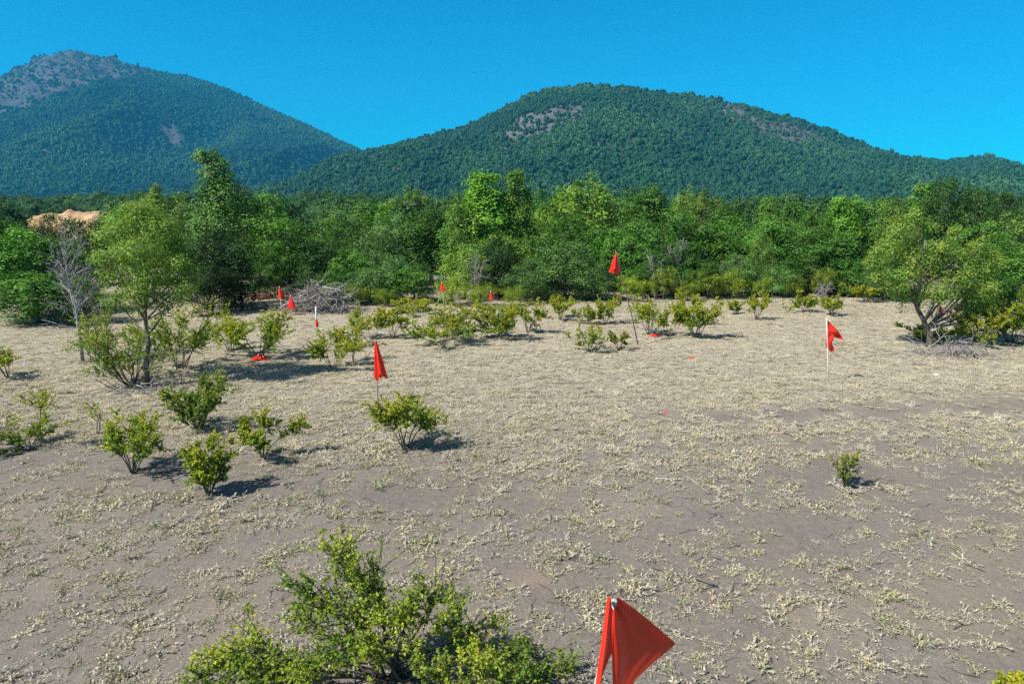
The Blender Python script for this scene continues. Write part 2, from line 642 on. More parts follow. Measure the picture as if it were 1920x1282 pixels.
def slope_material(name, floor, rock0, rock1, scale):
    m, nt, out = new_mat(name)
    at = nt.nodes.new('ShaderNodeAttribute')
    at.attribute_name = 'tint'
    sep = nt.nodes.new('ShaderNodeSeparateColor')
    nt.links.new(at.outputs['Color'], sep.inputs[0])
    rk = ramp(nt, noise_tex(nt, scale, 8, 0.7), [(0.3, rock0), (0.7, rock1)])
    fl = ramp(nt, noise_tex(nt, scale * 0.7, 6, 0.7), [(0.3, tuple(c * 0.7 for c in floor)), (0.7, tuple(c * 1.3 for c in floor))])
    col = mix_col(nt, 'MIX', sep.outputs[0], fl, rk)
    pb = nt.nodes.new('ShaderNodeBsdfPrincipled')
    pb.inputs['Roughness'].default_value = 0.95
    pb.inputs['Specular IOR Level'].default_value = 0.1
    nt.links.new(col, pb.inputs['Base Color'])
    b = nt.nodes.new('ShaderNodeBump')
    b.inputs['Strength'].default_value = 0.9
    b.inputs['Distance'].default_value = 0.35 / scale
    nt.links.new(noise_tex(nt, scale * 1.5, 8, 0.7), b.inputs['Height'])
    nt.links.new(b.outputs[0], pb.inputs['Normal'])
    nt.links.new(pb.outputs[0], out.inputs['Surface'])
    return m


def build_slope(name, hf, rockf, x0, x1, y0, y1, nx, ny, mat):
    X, Y = np.meshgrid(np.linspace(x0, x1, nx), np.linspace(y0, y1, ny))
    Z = hf(X, Y)
    r = rockf(X, Y)
    mb = MB()
    mb.add(np.stack([X, Y, Z], -1), grid_faces(nx, ny), None, np.stack([r, r * 0, r * 0], -1).reshape(-1, 3))
    o = mb.build(name, mat, None, True)
    o['kind'] = 'structure'
    return o


build_slope('hill', hill_h, hill_rock, -1500, 2300, HILL_F - 10, 2600, 420, 240,
            slope_material('hill_slope', (0.05, 0.07, 0.035), (0.046, 0.050, 0.054), (0.15, 0.152, 0.155), 0.08))
build_slope('mountain', mtn_h, mtn_rock, -6500, 1400, MTN_F - 20, 5300, 620, 260,
            slope_material('mountain_slope', (0.055, 0.07, 0.04), (0.030, 0.032, 0.037), (0.11, 0.11, 0.118), 0.03))


def blob_crown(name, seed, mat, green, n=170):
    """a far tree crown: leafy sprays over a few rounded boughs"""
    rng = np.random.default_rng(seed)
    k = unit(rng.normal(size=(8, 3)) + np.array([0, 0, 0.35]))
    d = rand_dirs(rng, n)
    d[:, 2] = np.where(d[:, 2] < -0.35, -d[:, 2], d[:, 2])
    lob = np.max(np.clip(d @ k.T, 0, 1) ** 6, axis=1)
    p = d * (0.55 + 0.42 * lob + rng.normal(size=n) * 0.05)[:, None]
    p[:, 2] = p[:, 2] * 0.9 + 0.55
    nrm = unit(d + 0.45 * rng.normal(size=(n, 3)))
    ax = np.cross(nrm, rng.normal(size=(n, 3)))
    mb = MB()
    ln = rng.uniform(0.3, 0.5, n)
    add_leaves(mb, p - unit(ax) * ln[:, None] * 0.5, ax, nrm, ln, ln * 0.8, np.array(green) * rng.uniform(0.75, 1.25, (n, 1)))
    v = k * 0.5
    v[:, 2] = v[:, 2] * 0.9 + 0.55
    return loose_object(name, mb.mesh(name, mat, False))


def slope_forest(name, hf, rockf, n, xr, yr, size, variants, seed, dens_pow=1.0):
    rng = np.random.default_rng(seed)
    x = rng.uniform(*xr, n)
    y = rng.uniform(*yr, n)
    rk = rockf(x, y)
    px = 960 + x / y * FPX
    keep = (rng.random(n) > rk * (0.86 if size < 5 else 0.9)) & (px > -260) & (px < 2180) & (hf(x, y) > -1.5)
    thin = fbm(x / size * 0.05, y / size * 0.05, 91, 3)
    keep &= rng.random(n) < 0.55 + thin * 0.9
    x, y = x[keep], y[keep]
    z = hf(x, y)
    m = len(x)
    s = size * np.clip(rng.lognormal(-0.05, 0.42, m), 0.35, 2.2) * (0.75 + 0.5 * fbm(x / size * 0.03, y / size * 0.03, 93, 3))
    scl = np.stack([s * rng.uniform(0.8, 1.15, m), s * rng.uniform(0.8, 1.15, m), s * rng.uniform(0.75, 1.5, m)], 1)
    rot = np.stack([rng.normal(0, 0.12, m), rng.normal(0, 0.12, m), rng.uniform(0, 6.28, m)], 1)
    scatter(name, np.stack([x, y, z - 0.2], 1), rot, scl,
            np.clip((fbm(x / size * 0.022, y / size * 0.013, 95, 4) - 0.30) * 2.6 * len(variants) + rng.normal(0, 0.7, m), 0, len(variants) - 1).astype(int), variants)


GREENS = [(0.022, 0.080, 0.044), (0.027, 0.095, 0.044), (0.034, 0.112, 0.045), (0.038, 0.105, 0.052), (0.046, 0.125, 0.05)]
HILL_CROWNS = [blob_crown('hill_crown', 100 + i, M_HILLTREE, g) for i, g in enumerate(GREENS)]
slope_forest('hillside_forest', hill_h, hill_rock, 230000, (-1300, 2000), (HILL_F + 10, HILL_D + 60), 2.9, HILL_CROWNS, 7)
slope_forest('mountainside_forest', mtn_h, mtn_rock, 240000, (-3600, 900), (MTN_F + 20, MTN_D + 60), 5.0, HILL_CROWNS, 8)


# ------------------------------------------------------------------ dry grass on the meadow
def grass_tuft(name, seed, nsprig, reach, col, flat, even=0.0):
    rng = np.random.default_rng(seed)
    mb = MB()
    for i in range(nsprig):
        az = rng.uniform(0, 6.28)
        el = rng.uniform(0.15, 0.75) * (1 - flat) + rng.uniform(0.05, 0.3) * flat
        L = reach * rng.uniform(0.5, 1.1)
        d = np.array([math.cos(az) * math.cos(el), math.sin(az) * math.cos(el), math.sin(el)])
        m = int(6 + L * 55)
        t = np.linspace(0.12, 1, m)
        bend = np.array([rng.normal(0, 0.15), rng.normal(0, 0.15), rng.uniform(0.0, 0.3)])
        p = d * (t * L)[:, None] + bend * (t ** 2 * L)[:, None]
        p[:, :2] += rng.normal(0, 0.012, 2)
        p[:, 2] = np.maximum(p[:, 2], 0.005)
        ax = unit(d + 0.75 * rng.normal(size=(m, 3)) + np.array([0, 0, 0.35]))
        ln = rng.uniform(0.016, 0.034, m)
        c = np.array(col) * (1 + (1 - 0.6 * even) * rng.uniform(-0.28, 0.2, (m, 1)))
        add_leaves(mb, p, ax, unit(rng.normal(size=(m, 3)) + [-0.3 * even, -0.2 * even, 1.2 + 1.6 * even]), ln, ln * 0.42, c)
    return loose_object(name, mb.mesh(name, M_GRASS))


TUFTS = [grass_tuft('tuft', 300 + i, n, r, c, f, 1.0 if i > 6 else 0.0) for i, (n, r, c, f) in enumerate([
    (11, 0.10, (0.456, 0.430, 0.335), 0.3), (8, 0.13, (0.473, 0.447, 0.370), 0.6), (14, 0.08, (0.430, 0.421, 0.301), 0.2),
    (7, 0.10, (0.482, 0.447, 0.370), 0.8), (12, 0.12, (0.361, 0.378, 0.232), 0.3), (9, 0.12, (0.464, 0.404, 0.327), 0.8), (5, 0.07, (0.499, 0.482, 0.421), 0.6),
    (16, 0.13, (0.51, 0.465, 0.375), 0.75), (14, 0.15, (0.49, 0.455, 0.38), 0.9), (18, 0.11, (0.53, 0.485, 0.40), 0.6), (13, 0.12, (0.44, 0.425, 0.335), 0.7)])]


def dry_grass():
    rng = np.random.default_rng(5)
    n = 260000
    y = np.sqrt(rng.uniform(5.2 ** 2, 50 ** 2, n))
    x = rng.uniform(-1, 1, n) * (y * 0.86 + 1.0)
    c = cover_at(x, y)
    clump = fbm(x * 3.2, y * 3.2, 57, 2)
    p = smooth(0.40, 0.74, 0.66 * c + 0.50 * clump) * (0.35 + 0.65 * c)
    p *= np.where(y > 24, 0.75, 1.0) * np.where(y < 13, 0.9, 1.0)
    nf = 1 - smooth(10.5, 16, y)
    p *= 1 - 0.45 * nf
    k = rng.random(n) < p
    x, y = x[k], y[k]
    m = len(x)
    s = rng.lognormal(-0.05, 0.42, m) * (0.98 - 0.08 * smooth(12, 30, y) - 0.10 * smooth(10.5, 16, y))
    s = np.clip(s, 0.3, 2.1)
    scl = np.stack([s, s, s * rng.uniform(0.5, 1.05, m) * (1 - 0.6 * smooth(12, 24, y))], 1)
    rot = np.stack([rng.normal(0, 0.1, m), rng.normal(0, 0.1, m), rng.uniform(0, 6.28, m)], 1)
    w = np.array([0.2, 0.17, 0.15, 0.16, 0.06, 0.12, 0.14])
    far = rng.random(m) < smooth(10.5, 19, y + (fbm(x * 0.5, y * 0.5, 88, 2) - 0.5) * 5)
    vid = np.where(far, 7 + rng.integers(0, 4, m), rng.choice(7, m, p=w))
    scatter('dry_grass', np.stack([x, y, gheight(x, y) - 0.004], 1), rot, scl, vid, TUFTS)
    print('tufts', m)


dry_grass()




# ------------------------------------------------------------------ shrubs and branching
YEL = np.array([0.54, 0.52, 0.05])
GRN = np.array([0.20, 0.32, 0.04])
DGR = np.array([0.085, 0.165, 0.03])
RUS = np.array([0.22, 0.13, 0.04])


def limb(rng, p0, d0, L, n=6, wob=0.12, lift=0.15):
    pts = [np.array(p0, float)]
    d = unit(d0)
    for i in range(n):
        d = unit(d + rng.normal(0, wob, 3) + np.array([0, 0, lift / n]))
        pts.append(pts[-1] + d * L / n)
    return np.array(pts)


def point_on(pts, t):
    f = t * (len(pts) - 1)
    i = min(int(f), len(pts) - 2)
    return pts[i] + (pts[i + 1] - pts[i]) * (f - i), unit(pts[i + 1] - pts[i])


def shrub_shape(seed, H, W, stems=7, spread=0.55, bare=0.3, density=1.0, leaf=0.045, yellow=0.5, shoots=6, rust=0.04,
                dark=0.25, sub=5, twigs=6, skew=(0, 0), shoot_len=0.35):
    """multi-stemmed shrub; returns (wood, leaves) mesh builders fitted to W x H metres"""
    rng = np.random.default_rng(seed)
    tubes, lp, ld, lt = [], [], [], []
    for s in range(stems):
        az = s * 6.283 / stems + rng.normal(0, 0.4)
        tilt = spread * rng.uniform(0.35, 1.15)
        d = np.array([math.cos(az) * math.sin(tilt) + skew[0], math.sin(az) * math.sin(tilt) + skew[1], math.cos(tilt)])
        b = np.array([math.cos(az), math.sin(az), 0]) * 0.04 * rng.random() * W
        st = limb(rng, b, d, rng.uniform(0.65, 1.0), 7, 0.10, 0.1)
        tubes.append((st, np.linspace(1, 0.35, len(st))))
        for q in range(sub):
            t = bare + (1 - bare) * rng.random() ** 0.8
            p, dd = point_on(st, t)
            out = unit(dd + 0.75 * unit(rng.normal(size=3) + np.array([math.cos(az), math.sin(az), 0.2])))
            br = limb(rng, p, out, rng.uniform(0.2, 0.42), 4, 0.18, 0.2)
            tubes.append((br, np.linspace(0.38, 0.16, len(br))))
            for k in range(twigs):
                p2, d2 = point_on(br, rng.uniform(0.2, 1))
                o2 = unit(d2 + 0.9 * rng.normal(size=3) + np.array([0, 0, 0.25]))
                tw = limb(rng, p2, o2, rng.uniform(0.08, 0.2), 3, 0.2, 0.2)
                if k < 2:
                    tubes.append((tw, np.linspace(0.14, 0.07, len(tw))))
                m = max(2, int(rng.integers(22, 38) * density))
                for t in rng.random(m):
                    a, da = point_on(tw, t)
                    lp.append(a)
                    ld.append(da)
                    lt.append(0.0)
    for s in range(shoots):
        st, _ = tubes[rng.integers(0, len(tubes))]
        p, dd = point_on(st, 0.9)
        o = unit(np.array([p[0], p[1], 0]) * 0.8 + rng.normal(0, 0.3, 3) + np.array([0, 0, 0.9]))
        sh = limb(rng, p, o, shoot_len * rng.uniform(0.6, 1.2), 5, 0.08, 0.1)
        tubes.append((sh, np.linspace(0.14, 0.05, len(sh))))
        for t in np.linspace(0.1, 1, max(6, int(16 * density))):
            a, da = point_on(sh, t)
            lp.append(a)
            ld.append(da)
            lt.append(0.6)
    lp, ld, lt = np.array(lp), np.array(ld), np.array(lt)
    # fit to the wanted size
    cx, cy = np.mean(lp[:, 0]), np.mean(lp[:, 1])
    wx = np.percentile(lp[:, 0], 98.5) - np.percentile(lp[:, 0], 1.5)
    top = np.percentile(lp[:, 2], 99.3)
    S = np.array([W / wx, W / wx, H / top])
    lp = lp * S
    n = len(lp)
    out = unit(np.stack([lp[:, 0] - cx * S[0], lp[:, 1] - cy * S[1], np.zeros(n)], 1))
    ax = unit(ld * 0.6 + 0.9 * rng.normal(size=(n, 3)) + out * 0.2)
    nrm = unit(rng.normal(size=(n, 3)) * 0.55 + out * 0.4 + np.array([0, 0, 0.95]))
    hrel = lp[:, 2] / H
    cl = fbm(lp[:, 0] / W * 5 + seed, lp[:, 2] / H * 4 + lp[:, 1] / W * 5, seed, 2)
    u = np.clip(yellow + (cl - 0.5) * 1.3 + (hrel - 0.6) * 1.0 + lt * 0.4 + rng.normal(0, 0.22, n), 0, 1)[:, None]
    c = GRN * (1 - u) + YEL * u
    dk = (rng.random(n) < dark)[:, None]
    c = np.where(dk, DGR * (0.8 + 0.5 * rng.random((n, 1))), c)
    ru = (rng.random(n) < rust * (0.4 + hrel))[:, None]
    c = np.where(ru, RUS, c) * rng.uniform(0.8, 1.2, (n, 1))
    wood, leaves = MB(), MB()
    r0 = 0.012 * (0.6 + 0.4 * H) + 0.004
    for pts, rr in tubes:
        add_tube(wood, pts * S, np.maximum(rr * r0, 0.003), 4)
    ln = leaf * rng.uniform(0.7, 1.3, n)
    add_leaves(leaves, lp, ax, nrm, ln, ln * 0.62, c)
    return wood, leaves


def shrub(px, py, top, width, label, seed, cat='shrub', group='shrubs on the meadow', name='shrub', dx=0.0, **kw):
    g = on_ground(px, py)
    y = g[1]
    H = max(0.25, at_depth(px, top, y)[2] * 1.0)
    W = width / FPX * math.hypot(y, 0.0) * 1.02
    leaf = kw.pop('leaf', 0.036 + 0.0012 * max(0, y - 12))
    wood, leaves = shrub_shape(seed, H, W, leaf=leaf, **kw)
    root = empty(name, (g[0] + dx, y, gz(g[0], y) - 0.02))
    wood.build('stems', M_BARK, root)
    leaves.build('foliage', M_LEAF, root)
    tag(root, label, cat, group)
    return root


shrub(761, 838, 730, 122, 'vase shaped yellow-green shrub on bare stems, white flag pole just behind it', 11, stems=7, spread=0.42, bare=0.52,
      sub=10, twigs=7, yellow=0.55, shoots=7, shoot_len=0.4, density=1.25)
shrub(250, 888, 780, 112, 'bushy green shrub on a fan of dark stems beside the oval bright bush', 12, stems=8, spread=0.42, bare=0.4, sub=7,
      twigs=7, yellow=0.42, shoots=7, density=1.2)
shrub(392, 930, 826, 92, 'oval bright yellow-green bush, lowest and nearest of the left hand cluster', 13, stems=9, spread=0.36, bare=0.12, sub=7, twigs=7,
      yellow=0.62, shoots=8, density=1.2, shoot_len=0.22)
shrub(492, 858, 765, 118, 'flat topped shrub on two bare forked stems with a long shoot to one side', 14, stems=5, spread=0.62, bare=0.55, sub=9, twigs=7,
      yellow=0.55, shoots=9, density=1.2, shoot_len=0.45, skew=(0.06, 0))
shrub(372, 806, 705, 108, 'dense dark green shrub with one tall leafy shoot, left of the forked shrub', 15, stems=9, spread=0.45,
      bare=0.1, sub=8, twigs=7, yellow=0.18, dark=0.5, shoots=3, shoot_len=0.9, density=1.25)
shrub(76, 834, 712, 50, 'slender sapling with a small tuft of crown on a thin bare stem', 16, cat='sapling', name='sapling', group='saplings on the meadow', stems=1, spread=0.08, bare=0.74,
      sub=9, twigs=6, yellow=0.5, shoots=1, shoot_len=0.12, density=0.8)
shrub(52, 836, 786, 72, 'low ragged bush at the foot of the slender sapling', 17, stems=7, spread=0.6, bare=0.1, sub=5, twigs=5, yellow=0.35, shoots=3)
shrub(-48, 852, 752, 124, 'twiggy shrub cut by the left edge of the picture, casting a dark shadow', 18, stems=8, spread=0.6, bare=0.2, sub=6, twigs=5, yellow=0.3,
      shoots=6, density=0.35)
shrub(184, 812, 742, 34, 'thin whip of a sapling with few leaves, behind the fan stemmed green shrub', 19, cat='sapling', name='sapling', group='saplings on the meadow',
      stems=2, spread=0.25, bare=0.3, sub=3, twigs=3, yellow=0.7, shoots=2, density=0.5)
shrub(14, 708, 640, 60, 'small upright shrub at the left edge level with the left tree', 20, stems=6, spread=0.4, bare=0.35, sub=6, twigs=6, yellow=0.45, shoots=4)
shrub(626, 688, 618, 92, 'rounded shrub on splayed stems to the left of the drooping flag', 21, stems=7, spread=0.5, bare=0.4, sub=7, twigs=7, yellow=0.5, shoots=4, density=1.15)
shrub(662, 676, 600, 34, 'narrow wispy upright shrub between the rounded shrub and the drooping flag', 22, stems=3, spread=0.2, bare=0.2, sub=5, twigs=5, yellow=0.4,
      shoots=3, density=0.8)
shrub(738, 634, 576, 62, 'leafy shrub behind the drooping flag, right half of an arching pair', 23, stems=6, spread=0.45, bare=0.4, sub=7, twigs=7, yellow=0.55, shoots=4)
shrub(694, 642, 580, 74, 'arching shrub behind the drooping flag, left half of the pair', 24, stems=4, spread=0.7, bare=0.55, sub=8, twigs=7, yellow=0.6, shoots=5)
shrub(826, 648, 574, 116, 'broad shrub with grey stems and dead twigs at its foot, first of the middle row', 25, stems=9, spread=0.55, bare=0.3, sub=7, twigs=7,
      yellow=0.45, shoots=6, density=1.5)
shrub(934, 636, 568, 94, 'full rounded yellow-green shrub in the middle of the meadow', 26, stems=8, spread=0.45, bare=0.15, sub=8, twigs=7, yellow=0.6, shoots=5, density=1.5)
shrub(990, 624, 560, 64, 'upright ragged shrub just right of the full rounded one', 27, stems=6, spread=0.4, bare=0.3, sub=6, twigs=6, yellow=0.55, shoots=5)
shrub(1106, 660, 606, 74, 'sparse airy shrub standing to the left of the leaning stick flag', 28, stems=7, spread=0.6, bare=0.2, sub=5, twigs=5, yellow=0.6, shoots=6, density=0.7)
shrub(1160, 657, 622, 36, 'tiny reddish shrub at the foot of the leaning stick flag', 29, stems=4, spread=0.5, bare=0.3, sub=5, twigs=5, yellow=0.4, rust=0.3, shoots=3)
shrub(1050, 598, 556, 44, 'small round shrub far out on the meadow, left of an open pair', 30, stems=6, spread=0.45, bare=0.3, sub=6, twigs=6, yellow=0.6, shoots=3)
shrub(1102, 606, 566, 56, 'low loose shrub behind the sparse airy shrub', 31, stems=6, spread=0.55, bare=0.2, sub=5, twigs=6, yellow=0.5, shoots=4, density=0.9)
shrub(1136, 606, 554, 40, 'taller yellowish shrub just left of the leaning stick', 32, stems=6, spread=0.35, bare=0.2, sub=6, twigs=6, yellow=0.7, shoots=4)
shrub(1216, 626, 562, 50, 'yellow-green shrub with the red rag lying at its foot', 33, stems=6, spread=0.42, bare=0.3, sub=6, twigs=6, yellow=0.6, shoots=5)
shrub(1252, 630, 574, 44, 'small shrub on a short bare stem between two fuller ones', 34, stems=4, spread=0.5, bare=0.5, sub=7, twigs=6, yellow=0.6, shoots=3)
shrub(1302, 632, 560, 84, 'stout round shrub with a dark knotted base, right end of the middle row', 35, stems=8, spread=0.45, bare=0.3, sub=8, twigs=7, yellow=0.6, shoots=5, density=1.2)
shrub(1282, 606, 542, 40, 'tall slim shrub rising behind the stout round shrub', 36, stems=5, spread=0.25, bare=0.2, sub=6, twigs=6, yellow=0.55, shoots=4)
shrub(1380, 588, 561, 32, 'little shrub out on the far right lawn, left of three', 37, stems=5, spread=0.5, bare=0.3, sub=5, twigs=6, yellow=0.6, shoots=3)
shrub(1418, 601, 552, 40, 'upright shrub on thin legs with a small dark shadow beneath it', 38, stems=5, spread=0.4, bare=0.4, sub=6, twigs=6, yellow=0.55, shoots=4)
shrub(1478, 584, 560, 26, 'very thin twiggy shrub next to the fuller one on the far lawn', 39, stems=3, spread=0.5, bare=0.3, sub=3, twigs=3, yellow=0.6, shoots=3, density=0.5)
shrub(1506, 585, 545, 36, 'compact green shrub on the far lawn, over a slip of shadow', 40, stems=6, spread=0.42, bare=0.35, sub=7, twigs=6, yellow=0.45, shoots=3)
shrub(1558, 592, 551, 36, 'goblet shaped shrub straight above the torn triangular flag', 41, stems=6, spread=0.42, bare=0.3, sub=7, twigs=6, yellow=0.6, shoots=3)
shrub(1626, 568, 536, 42, 'grey legged shrub at the far edge of the lawn under the forest', 42, stems=8, spread=0.45, bare=0.5, sub=5, twigs=6, yellow=0.55, shoots=3)
shrub(488, 670, 584, 130, 'large spreading yellow-green shrub with the crumpled red cloth at its foot', 43, stems=9, spread=0.55, bare=0.25, sub=8, twigs=7, yellow=0.55, shoots=7, density=1.2)
shrub(432, 660, 596, 76, 'loose pale shrub leaning against the large spreading one', 44, stems=7, spread=0.5, bare=0.3, sub=6, twigs=6, yellow=0.6, shoots=5, density=0.9)
shrub(338, 692, 572, 150, 'leafy shrub to the right of the left tree trunk', 45, stems=8, spread=0.5, bare=0.3, sub=8, twigs=7, yellow=0.45, shoots=5, density=1.1)
shrub(180, 680, 580, 92, 'mixed green shrub between the dead tree and the left tree', 46, stems=7, spread=0.4, bare=0.2, sub=6, twigs=6, yellow=0.3, dark=0.35, shoots=6, density=0.65)
shrub(246, 718, 600, 150, 'tangled shrub wrapped around the left tree trunk', 47, stems=13, spread=0.55, bare=0.12, sub=8, twigs=6, yellow=0.3, dark=0.4, shoots=6, density=0.75)
shrub(1582, 915, 848, 46, 'lone little cone shaped bush on the bare ground at right', 48, stems=7, spread=0.30, bare=0.03, sub=5, twigs=5, yellow=0.35, dark=0.3, rust=0.2, shoots=4, shoot_len=0.45, density=0.7, leaf=0.03)
shrub(1832, 645, 572, 86, 'bright yellow-green bush beside the leaning tree at right', 49, stems=8, spread=0.45, bare=0.1, sub=8, twigs=7, yellow=0.75, shoots=5, density=1.2)
shrub(1898, 640, 545, 128, 'big dark green bush at the right edge of the picture', 50, stems=11, spread=0.5, bare=0.15, sub=9, twigs=8, yellow=0.1, dark=0.4, shoots=6, density=1.3)
shrub(1745, 640, 606, 84, 'grey-green bush growing around the base of the leaning tree', 51, stems=8, spread=0.5, bare=0.1, sub=6, twigs=6, yellow=0.1, dark=0.4, shoots=5, density=0.9)
shrub(782, 588, 560, 72, 'low spreading yellow shrub behind the first of the middle row', 52, stems=7, spread=0.6, bare=0.2, sub=6, twigs=6, yellow=0.7, shoots=4)
shrub(1914, 1302, 1258, 66, 'bright green sprouting plant in the bottom right corner', 53, stems=8, spread=0.6, bare=0.05, sub=6, twigs=6, yellow=0.55, dark=0.05, shoots=5)


def litter():
    """crumbs of dead twig and small stones lying in the dirt"""
    rng = np.random.default_rng(15)
    var = []
    for i in range(4):
        mb = MB()
        t = limb(rng, (0, 0, 0.006), (1, 0, 0), 0.12 + 0.05 * i, 5, 0.25, 0)
        t[:, 2] = 0.006 + 0.01 * rng.random(len(t))
        add_tube(mb, t, np.linspace(0.004, 0.002, len(t)), 4)
        if i % 2:
            p, d = point_on(t, 0.5)
            add_tube(mb, [p, p + np.array([0.04, 0.04, 0.008])], [0.003, 0.0015], 4)
        var.append(loose_object('twig', mb.mesh('twig', M_DEAD if i < 2 else M_STICK)))
    for i in range(3):
        v = rand_dirs(rng, 12) * 0.02 * rng.uniform(0.7, 1.2, (12, 1)) * np.array([1, 0.8, 0.6])
        bm = bmesh.new()
        for p in v:
            bm.verts.new(p)
        bmesh.ops.convex_hull(bm, input=bm.verts)
        me = bpy.data.meshes.new('pebble')
        bm.to_mesh(me)
        bm.free()
        me.materials.append(M_PEBBLE)
        var.append(loose_object('pebble', me))
    n = 9000
    y = np.sqrt(rng.uniform(5.5 ** 2, 26 ** 2, n))
    x = rng.uniform(-1, 1, n) * (y * 0.84 + 1)
    vid = rng.choice(7, n, p=[.12, .12, .1, .1, .2, .18, .18])
    s = np.clip(rng.lognormal(-0.25, 0.5, n), 0.25, 1.6)
    scatter('ground_litter', np.stack([x, y, gheight(x, y) + 0.002], 1), np.stack([0 * x, 0 * x, rng.uniform(0, 6.28, n)], 1), np.stack([s, s, s], 1), vid, var)


litter()


# ------------------------------------------------------------------ trees
def crown_from_lobes(rng, lobes, clumps, per, leaf, green, var=0.25, yellow=None, yfrac=0.0, shell=0.75, aspect=0.62):
    """leaves bunched into clumps over and through each lobe (x y z rx ry rz)"""
    P, Nn, T = [], [], []
    vol = np.array([(l[3] * l[4] * l[5]) ** (2 / 3) for l in lobes])
    share = vol / vol.sum()
    for l, sh in zip(lobes, share):
        k = max(3, int(clumps * sh))
        d = rand_dirs(rng, k)
        d[:, 2] = np.where((d[:, 2] < -0.2) & (rng.random(k) < 0.6), -d[:, 2], d[:, 2])
        rr = np.where(rng.random(k) < shell, rng.uniform(0.8, 1.08, k), rng.uniform(0.2, 0.8, k))
        R3 = np.array(l[3:6])
        c = np.array(l[:3]) + d * rr[:, None] * R3
        m = per
        sig = np.mean(R3) * 0.15 + leaf * 0.5
        off = rng.normal(size=(k, m, 3)) * sig
        p = c[:, None] + off
        nrm = unit(unit(off) * 0.5 + d[:, None] * 1.0 + np.array([0, 0, 0.45]) + 0.45 * rng.normal(size=(k, m, 3)))
        tint = np.array(green) * rng.uniform(1 - var, 1 + var, (k, 1, 1)) * rng.uniform(0.82, 1.18, (k, m, 1))
        if yellow is not None:
            u = np.clip(yfrac + rng.normal(0, 0.3, (k, 1, 1)) + rng.normal(0, 0.15, (k, m, 1)), 0, 1)
            tint = tint * (1 - u) + np.array(yellow) * u * rng.uniform(0.85, 1.15, (k, m, 1))
        P.append(p.reshape(-1, 3))
        Nn.append(nrm.reshape(-1, 3))
        T.append(np.broadcast_to(tint, (k, m, 3)).reshape(-1, 3))
    P, Nn, T = np.concatenate(P), np.concatenate(Nn), np.concatenate(T)
    n = len(P)
    ax = unit(np.cross(Nn, rng.normal(size=(n, 3))))
    mb = MB()
    ln = leaf * rng.uniform(0.65, 1.35, n)
    add_leaves(mb, P - ax * ln[:, None] * 0.5, ax, Nn, ln, ln * aspect, T)
    return mb


def trunk_to_lobes(rng, path, r0, lobes, r1=0.35, twigs=3):
    mb = MB()
    path = np.asarray(path, float)
    t = np.linspace(0, 1, 14)
    seg = np.linspace(0, 1, len(path))
    pp = np.stack([np.interp(t, seg, path[:, i]) for i in range(3)], 1)
    pp[1:-1] += rng.normal(0, r0 * 0.25, (12, 3))
    rad = r0 * (1 - t * (1 - r1)) * (1 + 0.55 * np.exp(-t * 12))
    add_tube(mb, pp, rad, 7)
    for l in lobes:
        c = np.array(l[:3])
        k = np.argmin(np.linalg.norm(pp - (c - np.array([0, 0, 0.35 * (c[2] - path[0][2])])), axis=1))
        k = max(k, 3)
        a = pp[k]
        mid = (a + c) / 2 + rng.normal(0, 0.08, 3) * np.linalg.norm(c - a) + np.array([0, 0, -0.06]) * np.linalg.norm(c - a)
        tt = np.linspace(0, 1, 7)[:, None]
        b = a * (1 - tt) ** 2 + 2 * mid * tt * (1 - tt) + c * tt ** 2
        rb = min(rad[k] * 0.55, 0.028 * np.linalg.norm(c - a) + 0.012)
        add_tube(mb, b, np.linspace(rb, rb * 0.3, 7), 5)
        for q in range(twigs):
            s, dd = point_on(b, rng.uniform(0.45, 1))
            e = s + unit(dd + rng.normal(size=3)) * np.mean(l[3:6]) * 0.9
            add_tube(mb, [s, (s + e) / 2 + rng.normal(0, 0.05, 3), e], [rb * 0.35, rb * 0.22, rb * 0.1], 4)
    return mb


def envelope_lobes(rng, n, H, W, low, shape):
    """bough lobes spread through a crown of height H, width W, starting at low * H"""
    L = []
    for i in range(n):
        t = (i + rng.random()) / n
        t = t ** 0.8
        z = low * H + (1 - low) * H * t * 0.95
        if shape == 'round':
            w = math.sqrt(max(0.05, 1 - (t * 1.9 - 0.85) ** 2 / 1.15))
        elif shape == 'tall':
            w = (1 - t) ** 0.6 * 0.9 + 0.22
        elif shape == 'cone':
            w = 1.02 - t * 0.9
        elif shape == 'flat':
            w = 0.65 + 0.45 * math.sin(t * 2.6)
        else:
            w = 1.0 - 0.55 * t ** 2
        az = i * 2.39996 + rng.normal(0, 0.4)
        r = 0.5 * W * w * (0.45 + 0.42 * rng.random())
        s = 0.5 * W * (0.25 + 0.15 * rng.random()) * (0.7 + 0.4 * w)
        L.append((math.cos(az) * r, math.sin(az) * r, z - s * 0.3, s, s, s * rng.uniform(0.65, 0.95)))
    L.append((0, 0, (low + (1 - low) * 0.45) * H, W * 0.3, W * 0.3, (1 - low) * H * 0.36))
    return L


KINDS = {}


def tree_kind(kind, seed, H, W, low, shape, nl, clumps, per, leaf, green, yellow=None, yfrac=0.0, shell=0.75, bark=None, tr=None):
    rng = np.random.default_rng(seed)
    lobes = envelope_lobes(rng, nl, H, W, low, shape)
    crown = crown_from_lobes(rng, lobes, clumps, per, leaf, green, 0.25, yellow, yfrac, shell)
    path = [(0, 0, -0.1), (rng.normal(0, .1), rng.normal(0, .1), H * 0.3), (rng.normal(0, .2), rng.normal(0, .2), H * 0.6), (0, 0, H * 0.85)]
    tr = tr or H * 0.018
    trunk = trunk_to_lobes(rng, path, tr, lobes)
    KINDS.setdefault(kind, []).append((H, W, trunk.mesh('trunk', bark or M_BARK, True), crown.mesh('crown', M_FOREST)))


